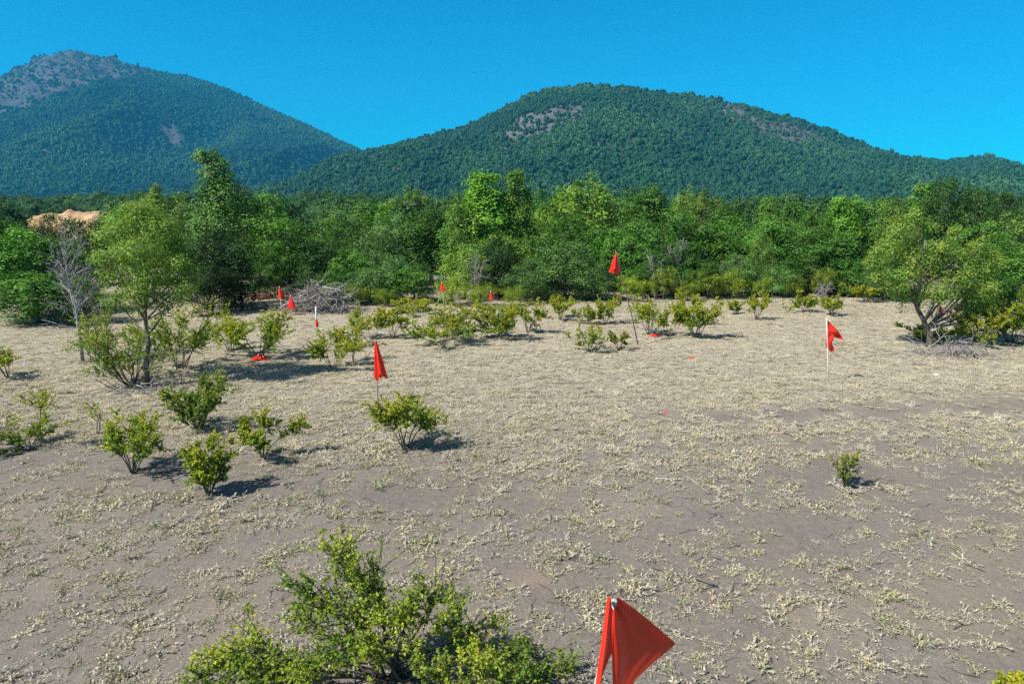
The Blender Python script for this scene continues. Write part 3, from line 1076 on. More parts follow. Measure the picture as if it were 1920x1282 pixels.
# every kind of forest tree, two shapes each
for v in range(2):
    tree_kind('dense', 60 + v, 7.0, 5.2, 0.2, 'round', 24, 430, 30, 0.17, (0.066, 0.179, 0.026), (0.112, 0.256, 0.030), 0.25)
    tree_kind('dark', 70 + v, 7.0, 5.2, 0.10, 'round', 26, 420, 28, 0.16, (0.034, 0.102, 0.020), (0.060, 0.137, 0.020), 0.2)
    tree_kind('bright', 80 + v, 6.0, 5.2, 0.12, 'flat', 26, 470, 30, 0.15, (0.066, 0.195, 0.024), (0.125, 0.27, 0.034), 0.35)
    tree_kind('olive', 90 + v, 7.0, 4.6, 0.2, 'round', 22, 330, 26, 0.15, (0.112, 0.220, 0.035), (0.184, 0.301, 0.040), 0.3, 0.6)
    tree_kind('greygreen', 110 + v, 5.0, 4.6, 0.08, 'round', 24, 480, 26, 0.12, (0.082, 0.183, 0.046), (0.132, 0.256, 0.060), 0.25, 0.65)
    tree_kind('tall', 120 + v, 9.0, 4.4, 0.12, 'tall', 28, 470, 30, 0.17, (0.089, 0.229, 0.028), (0.172, 0.320, 0.035), 0.3)
    tree_kind('yellow', 130 + v, 2.4, 2.6, 0.22, 'flat', 16, 300, 20, 0.085, (0.132, 0.275, 0.024), (0.251, 0.375, 0.030), 0.5, 0.6)


for v in range(3):
    tree_kind('faraway', 140 + v, 8.0, 6.0, 0.08, 'round', 20, 300, 22, 0.30, (0.042, 0.115, 0.044), (0.075, 0.15, 0.05), 0.25)


def forest_tree(px, top, y, width, kind, label, seed, group='trees of the wood behind the meadow', tint=(1, 1, 1), name=None, cat='tree'):
    rng = np.random.default_rng(seed * 7 + 1)
    H, W, tr, cr = KINDS[kind][seed % len(KINDS[kind])]
    p = at_depth(px, top, y)
    sz = (p[2] + 0.1) / (H * 1.0)
    sx = width / FPX * y / (W * 0.98)
    root = empty(name or ('shrub' if cat == 'shrub' else 'tree'), (p[0], y, 0.0), rng.uniform(0, 6.28))
    root.scale = (sx, sx, sz)
    for nm, me in (('trunk', tr), ('crown', cr)):
        o = bpy.data.objects.new(nm, me)
        COL.objects.link(o)
        o.parent = root
        if nm == 'crown':
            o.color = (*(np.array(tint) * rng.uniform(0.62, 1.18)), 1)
    tag(root, label, cat, group)
    return root


FOREST = [
    # px, top y, distance, width, kind, label
    (30, 432, 33.5, 150, 'dense', 'dense mid green tree at the left edge of the wood'),
    (112, 455, 35, 130, 'greygreen', 'grey-green bushy tree behind the bare dead tree'),
    (62, 515, 31.5, 150, 'dense', 'low dark green bush reaching the ground at the left edge of the lawn'),
    (152, 410, 41, 110, 'dark', 'dark pointed crown between the sandy bank and the olive tree'),
    (-20, 405, 44, 130, 'dense', 'leafy tree crown cut off by the left edge below the sandy bank'),
    (95, 400, 47, 60, 'dark', 'small dark crown standing in front of the sandy bank'),
    (150, 520, 31.5, 90, 'greygreen', 'bushy grey-green undergrowth right behind the dead tree'),
    (250, 378, 50, 130, 'olive', 'olive crown rising behind the left tree'),
    (300, 350, 58, 120, 'olive', 'loose tall crown with thin bare tops left of the tallest tree'),
    (352, 385, 52, 90, 'greygreen', 'grey-green crown at the left shoulder of the tallest tree'),
    (450, 345, 54, 70, 'dark', 'dark crown at the right shoulder of the tallest tree'),
    (496, 362, 60, 90, 'dense', 'mid green round crown right of the tallest tree'),
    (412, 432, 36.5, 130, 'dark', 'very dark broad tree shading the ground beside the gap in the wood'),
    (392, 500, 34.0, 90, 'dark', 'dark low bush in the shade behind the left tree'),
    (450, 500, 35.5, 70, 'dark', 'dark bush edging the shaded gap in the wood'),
    (545, 408, 43, 160, 'bright', 'wide vivid green tree above the brush pile'),
    (510, 470, 40, 80, 'bright', 'vivid green bush hanging over the gap in the wood'),
    (602, 450, 41.5, 130, 'dark', 'dark glossy tree behind the brush pile'),
    (585, 500, 39.5, 80, 'greygreen', 'fine leaved grey bush directly above the brush pile'),
    (640, 398, 54, 110, 'greygreen', 'pale grey-green crown in the second row left of centre'),
    (655, 470, 40.5, 90, 'dense', 'round mid green tree right of the brush pile'),
    (702, 380, 57, 110, 'dense', 'green crown in the second row under the dark distant trees'),
    (742, 405, 49, 130, 'greygreen', 'wide blue-green tree left of centre'),
    (705, 440, 44, 120, 'greygreen', 'bluish bushy tree in front of the wide blue-green one'),
    (770, 352, 64, 80, 'olive', 'tall thin crown far back left of the tall central pair'),
    (806, 395, 48, 130, 'dense', 'leafy tree immediately left of the tall central pair'),
    (905, 318, 46.5, 120, 'tall', 'tallest light green tree of the central pair, with a yellowish left side'),
    (968, 320, 47.5, 84, 'tall', 'narrower right hand tree of the tall central pair'),
    (866, 372, 45, 70, 'olive', 'yellowish side crown leaning out from the tall central pair'),
    (935, 440, 43, 130, 'olive', 'yellow-green lower boughs in front of the tall central pair'),
    (1030, 365, 53, 80, 'bright', 'light green crown between the central pair and the olive dome'),
    (1102, 332, 51, 150, 'olive', 'broad olive brown dome right of the tall central pair'),
    (1058, 415, 46, 120, 'bright', 'fresh green tree in front of the olive dome'),
    (1135, 430, 45, 110, 'dense', 'mid green tree at the foot of the olive dome'),
    (1212, 350, 57, 120, 'dense', 'light green rounded crown right of the olive dome'),
    (1240, 400, 46, 130, 'bright', 'bright green spreading tree behind the leaning stick flag'),
    (1180, 450, 43.5, 100, 'dense', 'leafy tree directly behind the raised red flag'),
    (1290, 352, 62, 70, 'olive', 'pointed olive crown far back right of centre'),
    (1325, 358, 58, 90, 'olive', 'dark olive crown beside the pointed one'),
    (1368, 385, 52, 90, 'dense', 'mid green crown in the dip below the hill'),
    (1440, 366, 61, 56, 'tall', 'slim pointed crown standing over the right hand wood'),
    (1484, 380, 57, 90, 'dense', 'rounded green crown right of the slim pointed one'),
    (1530, 400, 52, 80, 'dense', 'low green crown where the hill dips behind the wood'),
    (1400, 412, 47, 130, 'bright', 'wide green tree in the middle of the right hand wood'),
    (1328, 425, 45.5, 130, 'dense', 'full green tree left of the yellow column tree'),
    (1482, 425, 46, 130, 'bright', 'bright green tree right of the yellow column tree'),
    (1580, 366, 59, 80, 'tall', 'airy tall crown left of the leaning tree'),
    (1640, 372, 60, 100, 'bright', 'pale fresh green crown behind the leaning tree'),
    (1562, 440, 44.5, 140, 'dense', 'broad green tree left of the leaning tree'),
    (1432, 438, 43, 48, 'olive', 'narrow yellow-green column tree in the right hand wood'),
    (1518, 475, 43, 110, 'dark', 'dark tree at the edge of the far lawn'),
    (1605, 490, 42, 110, 'dense', 'green tree whose boughs hang over the far lawn'),
    (1690, 378, 56, 80, 'olive', 'olive crown just behind the top of the leaning tree'),
    (1735, 344, 55, 70, 'tall', 'cone shaped crown at the left of the dark right hand group'),
    (1778, 333, 53, 84, 'dark', 'highest dark crown of the right hand group'),
    (1834, 348, 52, 90, 'dark', 'dark round crown right of the highest one'),
    (1882, 358, 54, 70, 'dark', 'dark crown at the right end of the group'),
    (1892, 402, 42, 120, 'olive', 'dull olive tree at the right edge'),
    (1838, 425, 40, 130, 'dense', 'leafy green tree behind the leaning tree, right side'),
    (1905, 470, 35, 140, 'dense', 'broad green tree low at the right edge'),
    (1845, 505, 34.5, 110, 'dense', 'rounded green bush tree between the leaning tree and the right edge'),
    (1700, 470, 41, 110, 'dense', 'green tree showing through the leaning tree'),
    (1660, 505, 40, 90, 'greygreen', 'grey-green bush left of the leaning trunk'),
    (870, 462, 40, 86, 'olive', 'dark olive umbrella bush with grey bare stems below'),
    (935, 450, 41, 76, 'dark', 'almost black-green round bush in the centre of the wood edge'),
    (1062, 455, 40.5, 150, 'greygreen', 'big fine leaved grey-green bush in the middle of the wood edge'),
    (1000, 490, 39.5, 110, 'greygreen', 'grey-green bush left of the big fine leaved one'),
    (1115, 495, 39.5, 90, 'greygreen', 'grey-green bush right of the big fine leaved one'),
    (730, 480, 39, 100, 'greygreen', 'bush with rusty dry top left of the small centre flag'),
    (775, 500, 38.5, 80, 'dense', 'dark leafy bush beside the rusty topped bush'),
    (690, 505, 38.5, 80, 'greygreen', 'dull bush left of the rusty topped bush'),
    (1260, 455, 43, 100, 'dark', 'dark rounded bush behind the middle row of shrubs'),
    (1385, 480, 42, 90, 'greygreen', 'pale bush tangled with grey dead twigs'),
    (1455, 500, 41.5, 80, 'greygreen', 'blue-green bush at the edge of the far lawn'),
    (1310, 490, 42, 90, 'dense', 'green bush behind the stout round shrub'),
    (1220, 495, 41, 70, 'dense', 'green bush behind the leaning stick'),
    (850, 420, 47, 90, 'dense', 'green tree showing under the yellowish side crown'),
    (640, 510, 39, 90, 'dense', 'green bush above the right end of the brush pile'),
]
for i, (px, top, y, w, kd, lab) in enumerate(FOREST):
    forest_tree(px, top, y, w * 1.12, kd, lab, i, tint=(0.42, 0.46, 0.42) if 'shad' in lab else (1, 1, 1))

EDGE = [
    (668, 535, 37.2, 70, 'yellow-green bush at the right end of the brush pile'),
    (845, 525, 37.5, 90, 'yellow-green bush under the dark olive umbrella bush'),
    (900, 535, 37.0, 80, 'pale yellow bush by the fourth small flag'),
    (960, 540, 37.4, 70, 'dull yellow bush left of the big fine leaved bush'),
    (1185, 520, 39.0, 80, 'yellowish bush to the right of the leaning stick'),
    (1245, 505, 40.0, 70, 'tall yellowish bush behind the slim shrub'),
    (1330, 512, 40.5, 90, 'yellow-green bush along the far lawn, first of the row'),
    (1375, 510, 40.5, 70, 'yellow-green bush along the far lawn, second of the row'),
    (1425, 520, 41.0, 70, 'small yellow-green bush with dark foot along the far lawn'),
    (1480, 520, 41.0, 80, 'bushy yellow-green shrub under the dark tree of the far lawn'),
    (1545, 505, 41.0, 60, 'tall yellow bush beside the goblet shaped shrub'),
    (1590, 530, 41.2, 60, 'low green bush under the hanging boughs'),
    (610, 540, 38.2, 60, 'grassy yellow bush growing out of the brush pile'),
    (720, 545, 37.0, 60, 'low leafy bush in front of the rusty topped bush'),
    (1290, 530, 39.5, 60, 'low yellow bush behind the stout round shrub'),
]
for i, (px, top, y, w, lab) in enumerate(EDGE):
    forest_tree(px, top, y, w * 0.72, 'yellow', lab, 200 + i, 'bushes along the edge of the wood', cat='shrub', tint=(1.1, 0.92, 1.0))


def special_tree(name, base, path, r0, lobes, clumps, per, leaf, green, yellow, yfrac, label, seed, shell=0.6, cat='tree', bark=None, mat=None):
    rng = np.random.default_rng(seed)
    b = np.array(base)
    lob = [(l[0] - b[0], l[1] - b[1], l[2] - b[2], l[3], l[4], l[5]) for l in lobes]
    pth = [np.array(p) - b for p in path]
    root = empty(name, b)
    trunk_to_lobes(rng, pth, r0, lob, 0.3, 5).build('trunk', bark or M_BARK, root, True)
    crown_from_lobes(rng, lob, clumps, per, leaf, green, 0.22, yellow, yfrac, shell).build('crown', mat or M_LEAF, root)
    tag(root, label, cat)
    return root


def px_lobes(y, rows, seed, k=1.0):
    """lobes given as (px, py, radius px, depth offset m); real size at their own distance"""
    out = []
    for (px, py, rp, dy) in rows:
        p = at_depth(px, py, y + dy)
        r = k * rp / FPX * (y + dy)
        out.append((p[0], p[1], p[2], r, r * 1.0, r * 0.85))
    return out


# the olive tree at left
Y1 = on_ground(274, 722)[1]
b = on_ground(274, 722)
special_tree('tree', (b[0], b[1], gz(b[0], b[1]) - 0.03),
             [(b[0], b[1], -0.05), tuple(at_depth(277, 640, Y1)), tuple(at_depth(272, 590, Y1)), tuple(at_depth(275, 520, Y1)), tuple(at_depth(268, 440, Y1))], 0.078,
             px_lobes(Y1, [(258, 415, 38, 0), (228, 440, 40, .3), (300, 440, 40, -.2), (215, 480, 36, -.5), (262, 480, 48, -.6), (318, 478, 40, .4), (345, 500, 30, -.2),
                           (232, 525, 40, .3), (290, 525, 44, -.5), (335, 535, 36, .2), (222, 565, 30, .4), (262, 560, 36, -.4), (310, 570, 34, .3), (240, 470, 40, .9), (300, 490, 45, 1.0),
                           (285, 405, 26, .2), (345, 545, 28, -.4), (200, 450, 28, 0), (358, 515, 26, 0.1), (205, 520, 26, .2), (340, 460, 26, .3), (262, 398, 22, .1), (318, 430, 26, .2), (190, 490, 20, .1)], 1, 0.84),
             720, 26, 0.072, (0.13, 0.24, 0.045), (0.27, 0.36, 0.07), 0.38,
             'olive green tree with billowing crown on a thin grey trunk, beside the dead tree', 401, 0.55)

# the leaning tree at right
b = on_ground(1745, 648)
Y2 = b[1]
special_tree('tree', (b[0], b[1], gz(b[0], b[1]) - 0.03),
             [(b[0], b[1], -0.05), tuple(at_depth(1738, 610, Y2)), tuple(at_depth(1718, 575, Y2)), tuple(at_depth(1722, 520, Y2)), tuple(at_depth(1735, 450, Y2))], 0.115,
             px_lobes(Y2, [(1690, 430, 32, .2), (1735, 432, 26, .4), (1660, 478, 30, -.3), (1712, 470, 34, .6), (1765, 470, 28, -.4), (1640, 495, 22, .3), (1690, 520, 36, -.5), (1745, 515, 36, .5),
                           (1805, 480, 26, .2), (1835, 465, 24, .5), (1800, 520, 36, -.2), (1845, 510, 30, .6), (1705, 560, 30, .3), (1760, 555, 34, -.5), (1815, 560, 32, .4), (1855, 545, 24, .2),
                           (1670, 545, 20, .1), (1720, 405, 18, 0), (1790, 440, 22, .2), (1672, 455, 24, .1), (1820, 585, 30, .8), (1860, 490, 26, .6), (1640, 520, 18, .2), (1755, 490, 34, .1), (1700, 495, 34, .1), (1850, 575, 28, .9)], 2, 0.86),
             1050, 24, 0.08, (0.13, 0.27, 0.05), (0.34, 0.38, 0.075), 0.35,
             'leaning olive and yellowish tree with dark crooked trunk above a heap of branches', 402, 0.5)

# the tallest tree at left of the wood
b = np.array([*at_depth(405, 400, 47.0)[:2], 0.0])
special_tree('tree', (b[0], b[1], 0.0),
             [(b[0], b[1], -0.05), tuple(at_depth(410, 480, 47)), tuple(at_depth(410, 400, 47)), tuple(at_depth(396, 310, 47))], 0.2,
             px_lobes(47.0, [(392, 300, 22, 0), (412, 312, 20, .3), (380, 296, 14, -.2), (402, 335, 30, -.3), (425, 350, 28, .4), (392, 360, 24, .3), (415, 380, 36, -.5), (440, 390, 28, .2), (395, 400, 32, .5),
                             (420, 425, 44, -.4), (380, 430, 34, .3), (455, 430, 32, .2), (400, 470, 50, 0)], 3),
             420, 30, 0.17, (0.085, 0.215, 0.038), (0.15, 0.28, 0.045), 0.35,
             'tallest slender green crown of the left hand wood, standing against the mountain', 403, 0.7, mat=M_FOREST)

# the big bush in front of the camera
YB = 6.55
b = np.array([*at_depth(740, 1282, YB)[:2], 0.0])


def front_bush():
    rng = np.random.default_rng(77)
    base = np.array([b[0], b[1], gz(b[0], b[1]) - 0.03])
    tg = [  # px, py of a bough's end, depth offset, spread px, sub branches
        (625, 1025, .15, 42, 9), (665, 1050, .2, 40, 8), (700, 1085, .1, 50, 10), (555, 1095, -.1, 34, 7), (600, 1130, 0, 50, 10), (570, 1150, .2, 40, 7), (660, 1140, -.2, 60, 13),
        (720, 1140, .2, 55, 11), (780, 1120, .0, 50, 10), (830, 1115, .2, 46, 9), (760, 1170, -.3, 55, 9), (850, 1160, -.1, 52, 9), (895, 1180, .2, 44, 8), (930, 1215, .1, 40, 7),
        (640, 1200, -.4, 60, 10), (700, 1215, -.5, 52, 8), (600, 1225, .3, 40, 7), (420, 1215, -.2, 44, 9), (470, 1225, -.3, 50, 10), (520, 1245, -.4, 50, 9), (400, 1240, -.1, 30, 6),
        (450, 1265, -.5, 50, 8), (980, 1220, .0, 44, 9), (1030, 1255, -.1, 44, 9), (960, 1255, -.4, 40, 7), (880, 1240, -.5, 55, 8), (820, 1265, -.7, 55, 8), (1070, 1272, .1, 28, 6),
        (385, 1232, 0, 34, 7), (1078, 1266, .1, 34, 7), (360, 1262, -.3, 34, 5), (560, 1275, -.7, 50, 7), (925, 1275, -.7, 55, 9), (690, 1275, .5, 40, 4), (780, 1230, .5, 50, 6), (850, 1215, .4, 40, 6)]
    tubes, lp, ld, fl = [], [], [], []

    def tw(p, d, L, m, shoot=0.0):
        t = limb(rng, p, d, L, 4, 0.16, 0.15)
        tubes.append((t, np.linspace(0.0042, 0.002, len(t))))
        for u in np.linspace(0.08, 1, m):
            for _ in range(2):
                a, da = point_on(t, min(1, max(0, u + rng.normal(0, 0.03))))
                lp.append(a)
                ld.append(da)
                fl.append(shoot)
    mains = []
    for (px, py, dy, sp, nb) in tg:
        e = at_depth(px, py, YB + dy) - base
        st = np.array([rng.normal(0, 0.10), rng.normal(0, 0.10), 0.0])
        hz = np.array([e[0], e[1], 0])
        mid = st * 0.5 + hz * 0.38 + np.array([0, 0, e[2] * 0.60]) + rng.normal(0, 0.05, 3)
        tt = np.linspace(0, 1, 9)[:, None]
        main = st * (1 - tt) ** 2 + 2 * mid * tt * (1 - tt) + e * tt ** 2
        main[1:-1] += rng.normal(0, 0.012, (7, 3))
        tubes.append((main, np.linspace(0.016, 0.005, 9)))
        mains.append(main)
        R0 = sp / FPX * (YB + dy) * 1.15
        for k in range(nb):
            p, dd = point_on(main, rng.uniform(0.62, 1.0))
            q = e + rng.normal(0, 0.42, 3) * R0 + np.array([0, 0, -0.12 * R0])
            dvec = q - p
            br = limb(rng, p, dvec, np.linalg.norm(dvec) + 0.05, 4, 0.14, 0.1)
            tubes.append((br, np.linspace(0.006, 0.0035, len(br))))
            for j in range(8):
                p2, d2 = point_on(br, rng.uniform(0.15, 1))
                tw(p2, unit(d2 * 0.6 + rng.normal(size=3) + np.array([0, 0, 0.35])), rng.uniform(0.07, 0.17), int(rng.integers(4, 8)))
    # long free shoots
    for (px, py, dy, k) in ((522, 1075, -.1, 3), (505, 1050, -.1, 3), (712, 1010, .2, 2), (722, 1000, .25, 2), (700, 1030, .2, 2), (818, 985, .3, 5), (805, 1020, .3, 9), (835, 1040, .3, 13), (600, 1008, .2, 0), (640, 1012, .2, 1),
                            (835, 1085, .2, 9), (905, 1140, .2, 12), (1060, 1235, .1, 22), (365, 1225, -.1, 17), (410, 1190, -.1, 17), (430, 1185, -.1, 18), (1015, 1205, .1, 22)):
        e = at_depth(px, py, YB + dy) - base
        p, dd = point_on(mains[k], 0.9)
        dvec = e - p
        s = limb(rng, p, dvec, np.linalg.norm(dvec), 6, 0.03, 0.0)
        tubes.append((s, np.linspace(0.006, 0.0025, len(s))))
        for u in np.linspace(0.15, 1, int(10 + np.linalg.norm(dvec) * 22)):
            a, da = point_on(s, u)
            lp.append(a)
            ld.append(unit(da * 0.5 + rng.normal(size=3)))
            fl.append(0.25)
    lp, ld, fl = np.array(lp), np.array(ld), np.array(fl)
    n = len(lp)
    ax = unit(ld * 0.5 + 0.9 * rng.normal(size=(n, 3)) + np.array([0, 0, -0.05]))
    nrm = unit(rng.normal(size=(n, 3)) * 0.55 + np.array([-0.15, -0.1, 0.9]))
    cl = fbm(lp[:, 0] * 2.2, lp[:, 2] * 2.6 + lp[:, 1] * 2, 5, 3)
    u = np.clip(0.42 + (cl - 0.5) * 1.5 + rng.normal(0, 0.22, n) + fl * 0.6 + (lp[:, 2] - 1.0) * 0.15, 0, 1)[:, None]
    c = np.array([0.16, 0.27, 0.03]) * (1 - u) + np.array([0.48, 0.53, 0.05]) * u
    ru = (rng.random(n) < 0.035)[:, None]
    c = np.where(ru, np.array([0.19, 0.12, 0.05]), c) * rng.uniform(0.8, 1.2, (n, 1))
    wood, leaves = MB(), MB()
    for pts, rr in tubes:
        add_tube(wood, pts, rr, 5)
    ln = 0.037 * rng.uniform(0.6, 1.3, n)
    add_leaves(leaves, lp, ax, nrm, ln, ln * 0.66, c)
    root = empty('bush', base)
    wood.build('stems', solid_material('dark_bark', (0.035, 0.028, 0.025), (0.10, 0.085, 0.075), 20, 0.9, 0.003), root)
    leaves.build('foliage', M_LEAF, root)
    tag(root, 'large leafy yellow-green bush at the bottom edge beside the nearest red flag', 'bush')
    print('front bush leaves', n)


front_bush()


# ------------------------------------------------------------------ dead wood
def dead_tree(px, py, top, width, label, seed, name='dead_tree', trunks=2, cat='dead tree', fine=1.0, mat=None, r0=0.05):
    rng = np.random.default_rng(seed)
    g = on_ground(px, py)
    H = at_depth(px, top, g[1])[2]
    W = width / FPX * g[1]
    mb, br = MB(), MB()
    for s in range(trunks):
        d = np.array([rng.normal(0, 0.06), rng.normal(0, 0.06), 1.0])
        t = limb(rng, (rng.normal(0, 0.05), rng.normal(0, 0.05), 0), d, H * rng.uniform(0.82, 0.97), 9, 0.04, 0.2)
        add_tube(mb, t, np.linspace(r0, r0 * 0.2, len(t)), 6)
        for k in range(int(16 * fine)):
            p, dd = point_on(t, rng.uniform(0.3, 0.98))
            o = unit(np.array([rng.normal(), rng.normal(), 0.9 + 0.6 * rng.random()]))
            L = W * rng.uniform(0.35, 0.8)
            b1 = limb(rng, p, o, L, 5, 0.16, 0.4)
            add_tube(br, b1, np.linspace(r0 * 0.34, r0 * 0.1, len(b1)), 4)
            for q in range(int(7 * fine)):
                p2, d2 = point_on(b1, rng.uniform(0.2, 1))
                b2 = limb(rng, p2, unit(d2 + 0.7 * rng.normal(size=3)), L * rng.uniform(0.25, 0.6), 4, 0.2, 0.3)
                add_tube(br, b2, np.linspace(r0 * 0.14, r0 * 0.05, len(b2)), 3)
    root = empty(name, (g[0], g[1], gz(g[0], g[1]) - 0.03))
    mb.build('trunk', mat or M_DEAD, root)
    br.build('branches', mat or M_DEAD, root)
    tag(root, label, cat)
    return root


dead_tree(157, 678, 462, 95, 'bare grey dead tree with upswept twigs left of the olive tree', 501, trunks=2, fine=1.3, r0=0.055, mat=M_BLEACH)
dead_tree(205, 668, 570, 60, 'short grey dead stems between the dead tree and the left trunk', 502, trunks=3, fine=0.7, r0=0.03)


def dead_in_wood(px, top, y, width, label, seed):
    rng = np.random.default_rng(seed)
    p = at_depth(px, top, y)
    H, W = p[2], width / FPX * y
    tr, br = MB(), MB()
    for s in range(3):
        t = limb(rng, (rng.normal(0, .15), rng.normal(0, .1), 0), (rng.normal(0, .2), rng.normal(0, .2), 1), H * rng.uniform(0.75, 1), 7, 0.06, 0.2)
        add_tube(tr, t, np.linspace(0.05, 0.015, len(t)), 5)
        for k in range(18):
            q, dd = point_on(t, rng.uniform(0.3, 1))
            b1 = limb(rng, q, unit(rng.normal(size=3) + [0, 0, .5]), W * rng.uniform(.2, .5), 4, .2, .2)
            add_tube(br, b1, np.linspace(.014, .006, len(b1)), 3)
            for j in range(4):
                q2, d2 = point_on(b1, rng.uniform(.3, 1))
                b2 = limb(rng, q2, unit(d2 + .8 * rng.normal(size=3)), W * .18, 3, .2, .1)
                add_tube(br, b2, np.linspace(.01, .006, len(b2)), 3)
    root = empty('dead_tree', (p[0], y, 0))
    tr.build('trunk', M_DEAD, root)
    br.build('branches', M_DEAD, root)
    tag(root, label, 'dead tree', 'dead trees in the wood')


dead_in_wood(1275, 432, 42.6, 44, 'grey dead crown poking through the wood behind the middle row', 511)
dead_in_wood(1378, 486, 41.8, 40, 'grey dead twigs left of the yellow column tree', 512)
dead_in_wood(890, 480, 38.8, 60, 'grey bare stems under the dark olive umbrella bush', 513)
dead_in_wood(1235, 475, 40.2, 30, 'pale dead sapling just right of the leaning stick', 514)
dead_in_wood(1765, 445, 32.5, 60, 'grey dead boughs showing inside the leaning tree', 515)
dead_in_wood(1540, 530, 40.6, 40, 'grey dead brush at the edge of the far lawn', 516)


def brush_pile(px, py, w, h, n, label, seed, rad=0.016, mat=None):
    rng = np.random.default_rng(seed)
    g = on_ground(px, py)
    W, H = w / FPX * g[1], h / FPX * g[1] * 1.05
    mb = MB()
    for i in range(n):
        x, y = rng.normal(0, 0.24) * W, rng.normal(0, 0.2) * min(W, 1.8)
        lim = H * max(0.1, 1 - (2 * x / W) ** 2)
        z = rng.uniform(0.02, 1) * lim
        d = np.array([rng.normal() + 0.4 * np.sign(x), rng.normal() * 0.7, rng.normal() * 0.38])
        L = rng.uniform(0.25, 0.9) * min(1.6, W * 0.6)
        t = limb(rng, (x, y, z), d, L, 5, 0.16, -0.35)
        t[:, 2] = np.maximum(t[:, 2], 0.015)
        r = rad * rng.lognormal(0, 0.5)
        add_tube(mb, t, np.linspace(r, r * 0.35, len(t)), 4, np.ones(3) * rng.uniform(0.6, 1.15))
        for k in range(3):
            p, dd = point_on(t, rng.uniform(.3, 1))
            t2 = limb(rng, p, unit(dd + .8 * rng.normal(size=3)), L * .4, 3, .2, -.1)
            t2[:, 2] = np.maximum(t2[:, 2], 0.012)
            add_tube(mb, t2, np.linspace(r * .5, r * .2, len(t2)), 3)
    o = mb.build('brush_pile', mat or M_DEAD)
    o.location = (g[0], g[1], gz(g[0], g[1]))
    tag(o, label, 'brush pile')


brush_pile(600, 584, 120, 48, 330, 'heap of grey cut branches at the edge of the wood beside two small flags', 521, 0.022)
brush_pile(1790, 662, 150, 26, 110, 'scattered heap of dry branches under the leaning tree', 522, 0.013)
brush_pile(262, 728, 120, 16, 70, 'few dry sticks lying around the left tree trunk', 523, 0.011)


def ground_stick(a, b_, r, label, seed, mat, forks=()):
    rng = np.random.default_rng(seed)
    p, q = on_ground(*a), on_ground(*b_)
    t = np.linspace(0, 1, 9)[:, None]
    pts = p * (1 - t) + q * t
    pts[1:-1, :2] += rng.normal(0, r * 0.8, (7, 2))
    base = pts[0].copy()
    pts[:, 2] = gheight(pts[:, 0], pts[:, 1]) + r * 0.8 + 0.012
    mb = MB()
    add_tube(mb, pts - base, np.linspace(r, r * 0.55, 9), 6)
    for (t0, fx, fy) in forks:
        s, dd = point_on(pts, t0)
        e = on_ground(fx, fy)
        e[2] = gz(e[0], e[1]) + 0.03
        add_tube(mb, [s - base, (s + e) / 2 - base + [0, 0, 0.012], e - base], [r * .6, r * .5, r * .3], 5)
    o = mb.build('stick', mat)
    o.location = base
    tag(o, label, 'stick', 'sticks lying on the ground')


ground_stick((1222, 1064), (1346, 1101), 0.019, 'dark forked stick lying above the nearest red flag', 531, M_STICK, ((0.62, 1322, 1079), (0.95, 1315, 1106)))
ground_stick((1228, 903), (1282, 906), 0.016, 'short pale stick lying on the bare ground right of centre', 532, M_PALE)
ground_stick((1284, 898), (1333, 930), 0.013, 'thin grey stick slanting down beside the short pale stick', 533, M_DEAD)
ground_stick((945, 748), (968, 740), 0.014, 'little dark stick in the middle of the straw', 534, M_STICK)
ground_stick((30, 709), (118, 708), 0.014, 'long thin stick in the grass at far left', 535, M_DEAD)


def stake(px, py, top, r, lean, label, mat):
    g = on_ground(px, py)
    H = at_depth(px, top, g[1])[2]
    mb = MB()
    add_tube(mb, [(0, 0, -0.1), (lean * 0.5, 0, H * 0.5), (lean, 0, H)], [r, r, r * 0.9], 7)
    o = mb.build('stake', mat)
    o.location = (g[0], g[1], gz(g[0], g[1]))
    tag(o, label, 'stake', 'stakes in the ground')


stake(404, 1292, 1262, 0.012, -0.07, 'slanting white stake under the left end of the front bush', M_PVC)
stake(666, 1290, 1252, 0.016, 0.0, 'short grey stake inside the front bush', M_DEAD)


# ------------------------------------------------------------------ flags
def cloth_grid(mb, P):
    nu, nv = P.shape[:2]
    mb.add(P.reshape(-1, 3), grid_faces(nv, nu))


def draped(mb, L, R0, off, seed, folds=4, hem=0.08, top=0.02, arc=6.0):
    """cloth gathered at the top and hanging in folds beside the pole"""
    rng = np.random.default_rng(seed)
    nu, nv = 22, 44
    s = np.linspace(0, 1, nu)[:, None]
    th = np.linspace(0, arc, nv)[None, :]
    ph = rng.uniform(0, 6)
    amp = (0.25 + 0.22 * rng.random())
    rad = top + (R0 - top) * s ** 0.85 * (1 + amp * np.cos(folds * th + ph) + 0.15 * np.cos(2 * th + ph * 2))
    X = rad * np.cos(th) + off * s
    Y = rad * np.sin(th) * 0.7
    Z = -L * s * (1 + hem * np.cos(3 * th + ph) + hem * 0.7 * np.sin(5 * th)) + 0 * th
    cloth_grid(mb, np.stack([X, Y, Z], -1))


def flag(px, py, top_px, top_py, label, cloth, r=0.014, mat=None, above=0.03):
    g = on_ground(px, py)
    T = at_depth(top_px, top_py, g[1])
    base = np.array([g[0], g[1], gz(g[0], g[1])])
    root = empty('flag', base)
    pole = MB()
    tip = T - base
    add_tube(pole, [(0, 0, -0.15), tip * 0.33, tip * 0.66, tip + unit(tip) * above], r, 8)
    pole.build('pole', mat or M_PVC, root, True)
    c = MB()
    cloth(c)
    o = c.build('cloth', M_FLAG, root, True)
    o.location = tip
    tag(root, label, 'flag', 'red marker flags')
    return root


def cl2(c):
    draped(c, 0.98, 0.155, 0.10, 3, folds=5, hem=0.07, top=0.02)


flag(709, 752, 704, 638, 'red flag hanging limp in folds on a white pole, behind the vase shaped shrub', cl2, 0.017, M_DEAD)


